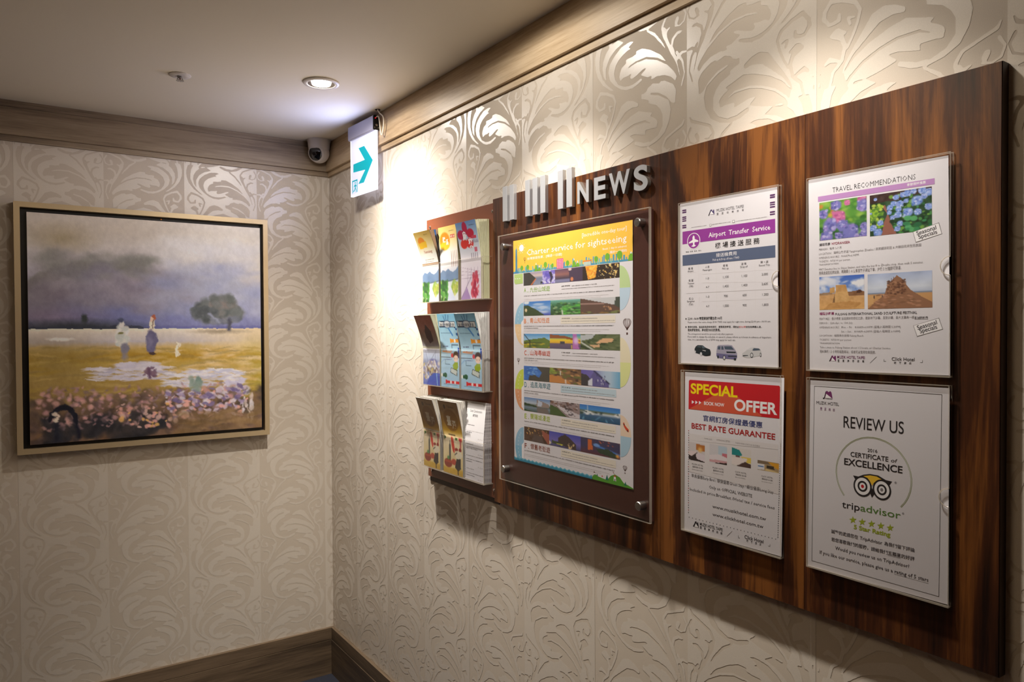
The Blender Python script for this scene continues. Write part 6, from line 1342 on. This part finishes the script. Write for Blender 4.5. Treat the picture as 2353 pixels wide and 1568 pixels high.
        for u, vv_, q in ((350, 543, 7), (407, 545, 5), (318, 539, 3)): pr_.poly([(u-q*.7, vv_), (u, vv_-q*1.7), (u+q*.7, vv_)], 'pine', 4)
        pr_.poly([(371, 541), (371.5, 532), (374.5, 529), (377.5, 532), (378.5, 541)], 'w', 4); pr_.rect(373.5, 536.5, 376, 541, 'dbrown', 5); pr_.poly([(371, 532.2), (374.5, 528), (378, 532.2)], 'brick', 5)
        for dx, dy in ((6, 5), (-6, 5), (6, -5), (-6, -5)): pr_.poly([(374.5, 527.6), (374.5+dx, 527.6+dy), (374.5+dx+1, 527.6+dy-1)], 'brown', 5)
        pr_.rect(306, 534, 311, 537, 'w', 4); pr_.poly([(305, 534), (308.5, 530.5), (312, 534)], 'dbrown', 4); pr_.poly([(332, 538), (334.5, 535), (337, 538)], 'brick', 4)
    elif it[0] == 'ph':
        _, n_, u0, v0, u1, v1 = it
        for f0, f1, cv in tour(n_): pr_.image(u0+(u1-u0)*f0, v0, u0+(u1-u0)*f1, v1, cv.a*.86+26, 3)  # pictures blended toward grey: washed-out reflections painted into their colours
    else: pr_.run([it])
sheet('poster', 'tall charter sightseeing poster with yellow heading, photographs and six tours', 'poster', 1.3541, 1.7842, 1.0637, 1.6130, .0262, pr_, wmm=430, hmm=549)

# ------------------------------------------------------------------ A4 sheets in clear wall holders
HOLD = [('airport', 1.9095, 2.1300, 1.3257, 1.6282, (2.1300, 1.4735), 'clear A4 wall holder with the airport transfer price sheet', 'white sheet of airport transfer prices with a purple heading band', [(1.9115, 1.6265), (2.1255, 1.6253), (2.1283, 1.3272), (1.9127, 1.3270)]),
        ('offer', 1.9155, 2.1345, 1.0112, 1.3140, None, 'clear A4 wall holder with the red special offer sheet', 'white sheet with red special offer banner and four room photographs', [(1.9237, 1.3103), (2.1392, 1.3102), (2.1344, 1.0142), (1.9211, 1.0122)]),
        ('travel', 2.1815, 2.3990, 1.3250, 1.6285, (2.3990, 1.4753), 'clear A4 wall holder with the travel recommendations sheet', 'white travel recommendations sheet with hydrangea and sand sculpture photographs', [(2.1832, 1.6263), (2.3947, 1.6243), (2.3982, 1.3272), (2.1860, 1.3258)]),
        ('review', 2.1820, 2.3985, 1.0120, 1.3137, (2.3985, 1.1613), 'clear A4 wall holder with the review certificate sheet', 'white review request sheet with owl emblem inside a green ring', [(2.1872, 1.3093), (2.3977, 1.3099), (2.3966, 1.0149), (2.1831, 1.0121)])]
for key, s0_, s1_, z0_, z1_, notch, lb, lp, quad in HOLD:
    t = thing('sheet_holder', lb, 'sheet holder', W((s0_+s1_)/2, z0_, BD), 'clear A4 sheet holders')
    pts = [(s0_, z0_), (s1_, z0_)]
    if notch:
        zc = notch[1]
        for k in range(17):
            an = R(-90-180*k/16); pts.append((s1_+.0125*math.cos(an), zc+.0125*math.sin(an)))
    pts += [(s1_, z1_), (s0_, z1_)]
    clear_plate(pts, .0262, .0282, 'front_plate', t)
    clear_plate(rectpts(s0_, s1_, z0_, z1_), .0188, .0205, 'back_plate', t)
    a = MB(); a.wbox(s0_, s1_, z0_-.0008, z0_+.0014, .0188, .0282); a.build('bottom_fold', M['edge'], t)
    a = MB(); a.wbox(s0_, s0_+.0014, z0_+.002, z1_-.004, .0205, .0262); a.build('side_spacer', M['edge'], t)
    if notch:
        a = MB(); a.tube([W(s1_+.0125*math.cos(R(-90-180*k/16)), notch[1]+.0125*math.sin(R(-90-180*k/16)), .0282) for k in range(17)], .0007, 6); a.build('thumb_notch_edge', M['edge'], t)
    p_ = Print(); p_.run(PRINTS[key])
    if key == 'review':
        pass
    sheet('information_sheet', lp, 'sheet', 0, 0, 0, 0, .0250, p_, 'A4 information sheets', tilt=quad)

# ------------------------------------------------------------------ brochure rack
t = thing('brochure_rack', 'brown backed brochure rack with three clear acrylic pockets, left of the board', 'brochure rack', W(1.04, .925, 0))
a = MB(); a.wbox(.8508, 1.2470, .9394, 1.7280, .0030, .0060, bev=.0004); a.build('back_panel', M['rackboard'], t)
a = MB(); a.wbox(.8570, 1.2465, .9250, 1.7200, .0005, .0029); a.build('mounting_plate', M['walnut_edge'], t)
for s_, z_ in ((.8744, 1.7038), (1.2277, 1.7061), (.8754, .9598), (1.2285, .9618)):
    a = MB(); a.lathe([(.0042, .006), (.0042, .0075), (.0030, .0088), (.0001, .0090)], W(s_, z_, 0), (-1, 0, 0), 18, cap=False); a.build('screw_cap', M['chrome'], t, auto=True)
ROWS = [(1.4722, 1.5865), (1.2240, 1.3355), (.9765, 1.0870)]
ps0, ps1 = .8660, 1.2235
for z0_, z1_ in ROWS:
    pk = clear_plate(rectpts(ps0, ps1, z0_, z1_), .0345, .0370, 'pocket', t, .0013)
    a = MB(); a.wbox(ps0, ps1, z0_, z0_+.0022, .0060, .0345); a.build('pocket_floor', M['edge'], pk)
    for q in (ps0, ps1-.0024):
        a = MB(); a.wbox(q, q+.0024, z0_+.0022, z1_, .0060, .0345, 0)
        a.m = [0]*len(a.f); o = a.build('pocket_side', [M['clear'], M['edge']], pk)
        a = MB(); a.wbox(q, q+.0024, z1_, z1_+.0004, .0060, .0345); a.build('pocket_side_edge', M['edge'], pk)

BL = .213
def booklet(s0, s1, zb, d0, th, bulge, start, mpages, mcov, label, group, art=None, extra=None, prof=None):
    n = 14; hs_ = [BL*i/n for i in range(n+1)]
    def off(h): return d0+bulge*max(0., (h-start)/(BL-start))**1.25
    def top(h): return zb+h-(bulge*.18)*max(0., (h-start)/(BL-start))**2
    vs = []
    for h in hs_:
        o_ = off(h); z = top(h); vs += [W(s0, z, o_), W(s1, z, o_), W(s1, z, o_+th), W(s0, z, o_+th)]
    fs = []; ms = []
    for i in range(n):
        b = i*4
        fs += [(b, b+1, b+5, b+4), (b+1, b+2, b+6, b+5), (b+2, b+3, b+7, b+6), (b+3, b, b+4, b+7)]; ms += [1, 0, 1, 0]
    fs += [(3, 2, 1, 0), (n*4, n*4+1, n*4+2, n*4+3)]; ms += [0, 0]
    o = obj('brochure', vs, fs, [mpages, mcov], None, ms); tag(o, label, 'brochure', group)
    if art is not None:
        p = Print(); p.image(0, 0, (s1-s0)*1000, BL*1000, art, 0)
        if extra: extra(p)
        def mp(U, V, L_):
            h = BL-V/1000; q = np.maximum(0, (h-start)/(BL-start)); dd = d0+th+bulge*q**1.25; z = zb+h-bulge*.18*q**2
            return np.column_stack([-(dd+.0003+L_), -(s0+U/1000), z])
        p.build('cover_print', mp, M['gloss_ink'], o)
    return o
def cov_hill(p): p.text(28, 67, 52, 8, 'Yuanxiang', (200, 120, 96), 0, 3, 1); p.greek(26, 88, 55, 2.5, (190, 180, 160), 3); p.greek(26, 94, 50, 2.5, (190, 180, 160), 3); p.greek(60, 12, 24, 2.5, (150, 130, 70), 3)
def cov_hill2(p):
    p.text(22, 46, 16, 17, '礁', (255, 250, 236), .02, 3); p.text(40, 54, 16, 17, '溪', (255, 250, 236), .02, 3); p.rect(66, 26, 92, 36, (232, 120, 96), 2); p.greek(68, 34, 22, 5, (250, 240, 220), 3)
    for u in (66, 76, 86, 96): p.rect(u, 72, u+1.6, 118, (214, 160, 150), 2)
    p.greek(60, 16, 30, 2.5, (150, 130, 70), 3)
def cov_plum(p):
    p.text(26, 52, 22, 26, '烏', (250, 246, 250), .03, 3); p.text(52, 74, 24, 28, '來', (250, 246, 250), .03, 3); p.text(70, 62, 32, 9, 'Wulai', (140, 130, 150), 0, 3, 1); p.rect(72, 42, 96, 50, (206, 70, 90), 2)
    p.rect(78, 74, 92, 86, (206, 110, 130), 2); p.greek(70, 14, 28, 3, (80, 80, 110), 3)
    for u in (58, 68, 78, 88): p.rect(u, 88, u+3, 104, (150, 140, 160), 2)
def cov_rail(p): p.text(12, 38, 80, 10, '新北市捷運之旅', (70, 70, 84), .0, 3); p.greek(10, 58, 60, 2.5, (120, 160, 190), 3); p.greek(14, 98, 30, 4, (90, 80, 130), 3); p.greek(16, 112, 50, 5, (236, 140, 80), 3); p.greek(16, 206, 80, 2.5, (110, 150, 180), 3)
def cov_gold(p): p.text(34, 74, 24, 30, '臺', (226, 214, 190), .02, 3); p.text(62, 82, 22, 26, '灣', (226, 214, 190), .02, 3); p.text(48, 20, 40, 7, 'Taiwan', (110, 84, 50), .01, 3); p.ell(34, 18, 6, 7, (110, 84, 50), 2)
def cov_form(p):
    p.text(18, 28, 62, 7, 'Guest Questionnaire', (110, 108, 112), 0, 3); p.text(34, 40, 26, 7, '顧客意見', (110, 108, 112), .01, 3)
    for k, (v, l, cc) in enumerate([(64, 40, 'k2'), (80, 90, 'gl'), (84, 28, 'k2'), (112, 80, 'gl'), (116, 40, 'k2'), (124, 94, 'g'), (128, 60, 'k2'), (148, 90, 'g'), (158, 84, 'k2'), (164, 30, 'k2'), (184, 40, 'g'), (196, 90, 'g'), (202, 44, 'k2')]): p.greek(8, v, l, 2.2, cc, 3)
    for v in (96, 138, 172, 206): 
        for k in range(3): p.rect(70+k*9, v, 73+k*9, v+3, 'gl', 3)
    for k in range(46): p.rect(1.0, 5+k*4.5, 3.2, 7.0+k*4.5, (40, 40, 46), 3)
PILES = [  # row, s0, s1, top distance, art, pages, label front, where
    (0, .8740, .9765, .0650, 'hill_orange', 'pg_brown', cov_hill, 'yellow topped brochure with an orange sun, left in the top pocket', 'left pile of the top pocket'),
    (0, .9872, 1.0900, .0405, 'hill_yellow', 'pg_brown', cov_hill2, 'pale yellow brochure with white characters on orange, middle of the top pocket', 'middle pile of the top pocket'),
    (0, 1.1060, 1.2118, .0520, 'plum', 'pg_green', cov_plum, 'blue topped brochure with a red plum blossom, right in the top pocket', 'right pile of the top pocket'),
    (1, .8745, .9795, .0650, 'redleaf', 'pg_green', None, 'red brown brochure with a dark leaf above a harbour photograph', 'left pile of the middle pocket'),
    (1, .9872, 1.0920, .0470, 'railmap', 'pg_white', cov_rail, 'sky blue railway tour brochure, middle of the middle pocket', 'middle pile of the middle pocket'),
    (1, 1.1030, 1.2122, .0560, 'railmap', 'pg_white', cov_rail, 'sky blue railway tour brochure, right in the middle pocket by the board', 'right pile of the middle pocket'),
    (2, .8745, .9770, .0600, 'goldmap', 'pg_white', cov_gold, 'brown gold brochure bent forward at the left of the bottom pocket', 'left pile of the bottom pocket'),
    (2, .9975, 1.1090, .0530, 'goldmap', 'pg_white', cov_gold, 'brown gold brochure in the middle of the bottom pocket', 'middle pile of the bottom pocket'),
    (2, 1.1190, 1.2165, .0215, 'form', 'pg_lines', cov_form, 'white questionnaire pad with a punched left edge, right in the bottom pocket', 'right pile of the bottom pocket')]
CM = {'hill_orange': mat('cover_brown', (150, 120, 92), .5), 'hill_yellow': mat('cover_tan', (196, 180, 150), .5), 'plum': mat('cover_cream', (222, 220, 196), .5), 'redleaf': mat('cover_mixed', (206, 206, 190), .5), 'railmap': mat('cover_white', (226, 226, 224), .5), 'goldmap': mat('cover_offwhite', (228, 224, 216), .5), 'form': M['sheet']}
BLUE = mat('cover_blue', (50, 90, 150), .5)
for row, s0_, s1_, td, art, pgm, ex, lb, where in PILES:
    zb = ROWS[row][0]+.0024; N = 9; thk = .0014 if art == 'form' else .0022; gap = (.0338-.0068)/N
    cvr = cover(art)
    for k in range(N):
        d0 = .0068+k*gap; q = (k+1)/N
        tgt = .0075+k*gap*(.92 if td > .03 else .00155/gap)
        if k == N-1: tgt = td-thk
        elif td > .03: tgt = tgt+(td-.036)*max(0, (k-2)/(N-3))*.9
        wob = random.Random(k*7+row).uniform(-.0006, .0006)
        front = k == N-1
        booklet(s0_+(0 if front else abs(wob)), s1_+(0 if front else wob), zb, d0, thk, tgt-d0, .108, M[pgm], BLUE if (art == 'hill_orange' and k == N-3) else CM[art],
                lb if front else 'plain edged brochure behind the front one in the '+where, where if not front else 'front brochures of the rack', cvr if front else None, ex if front else None)
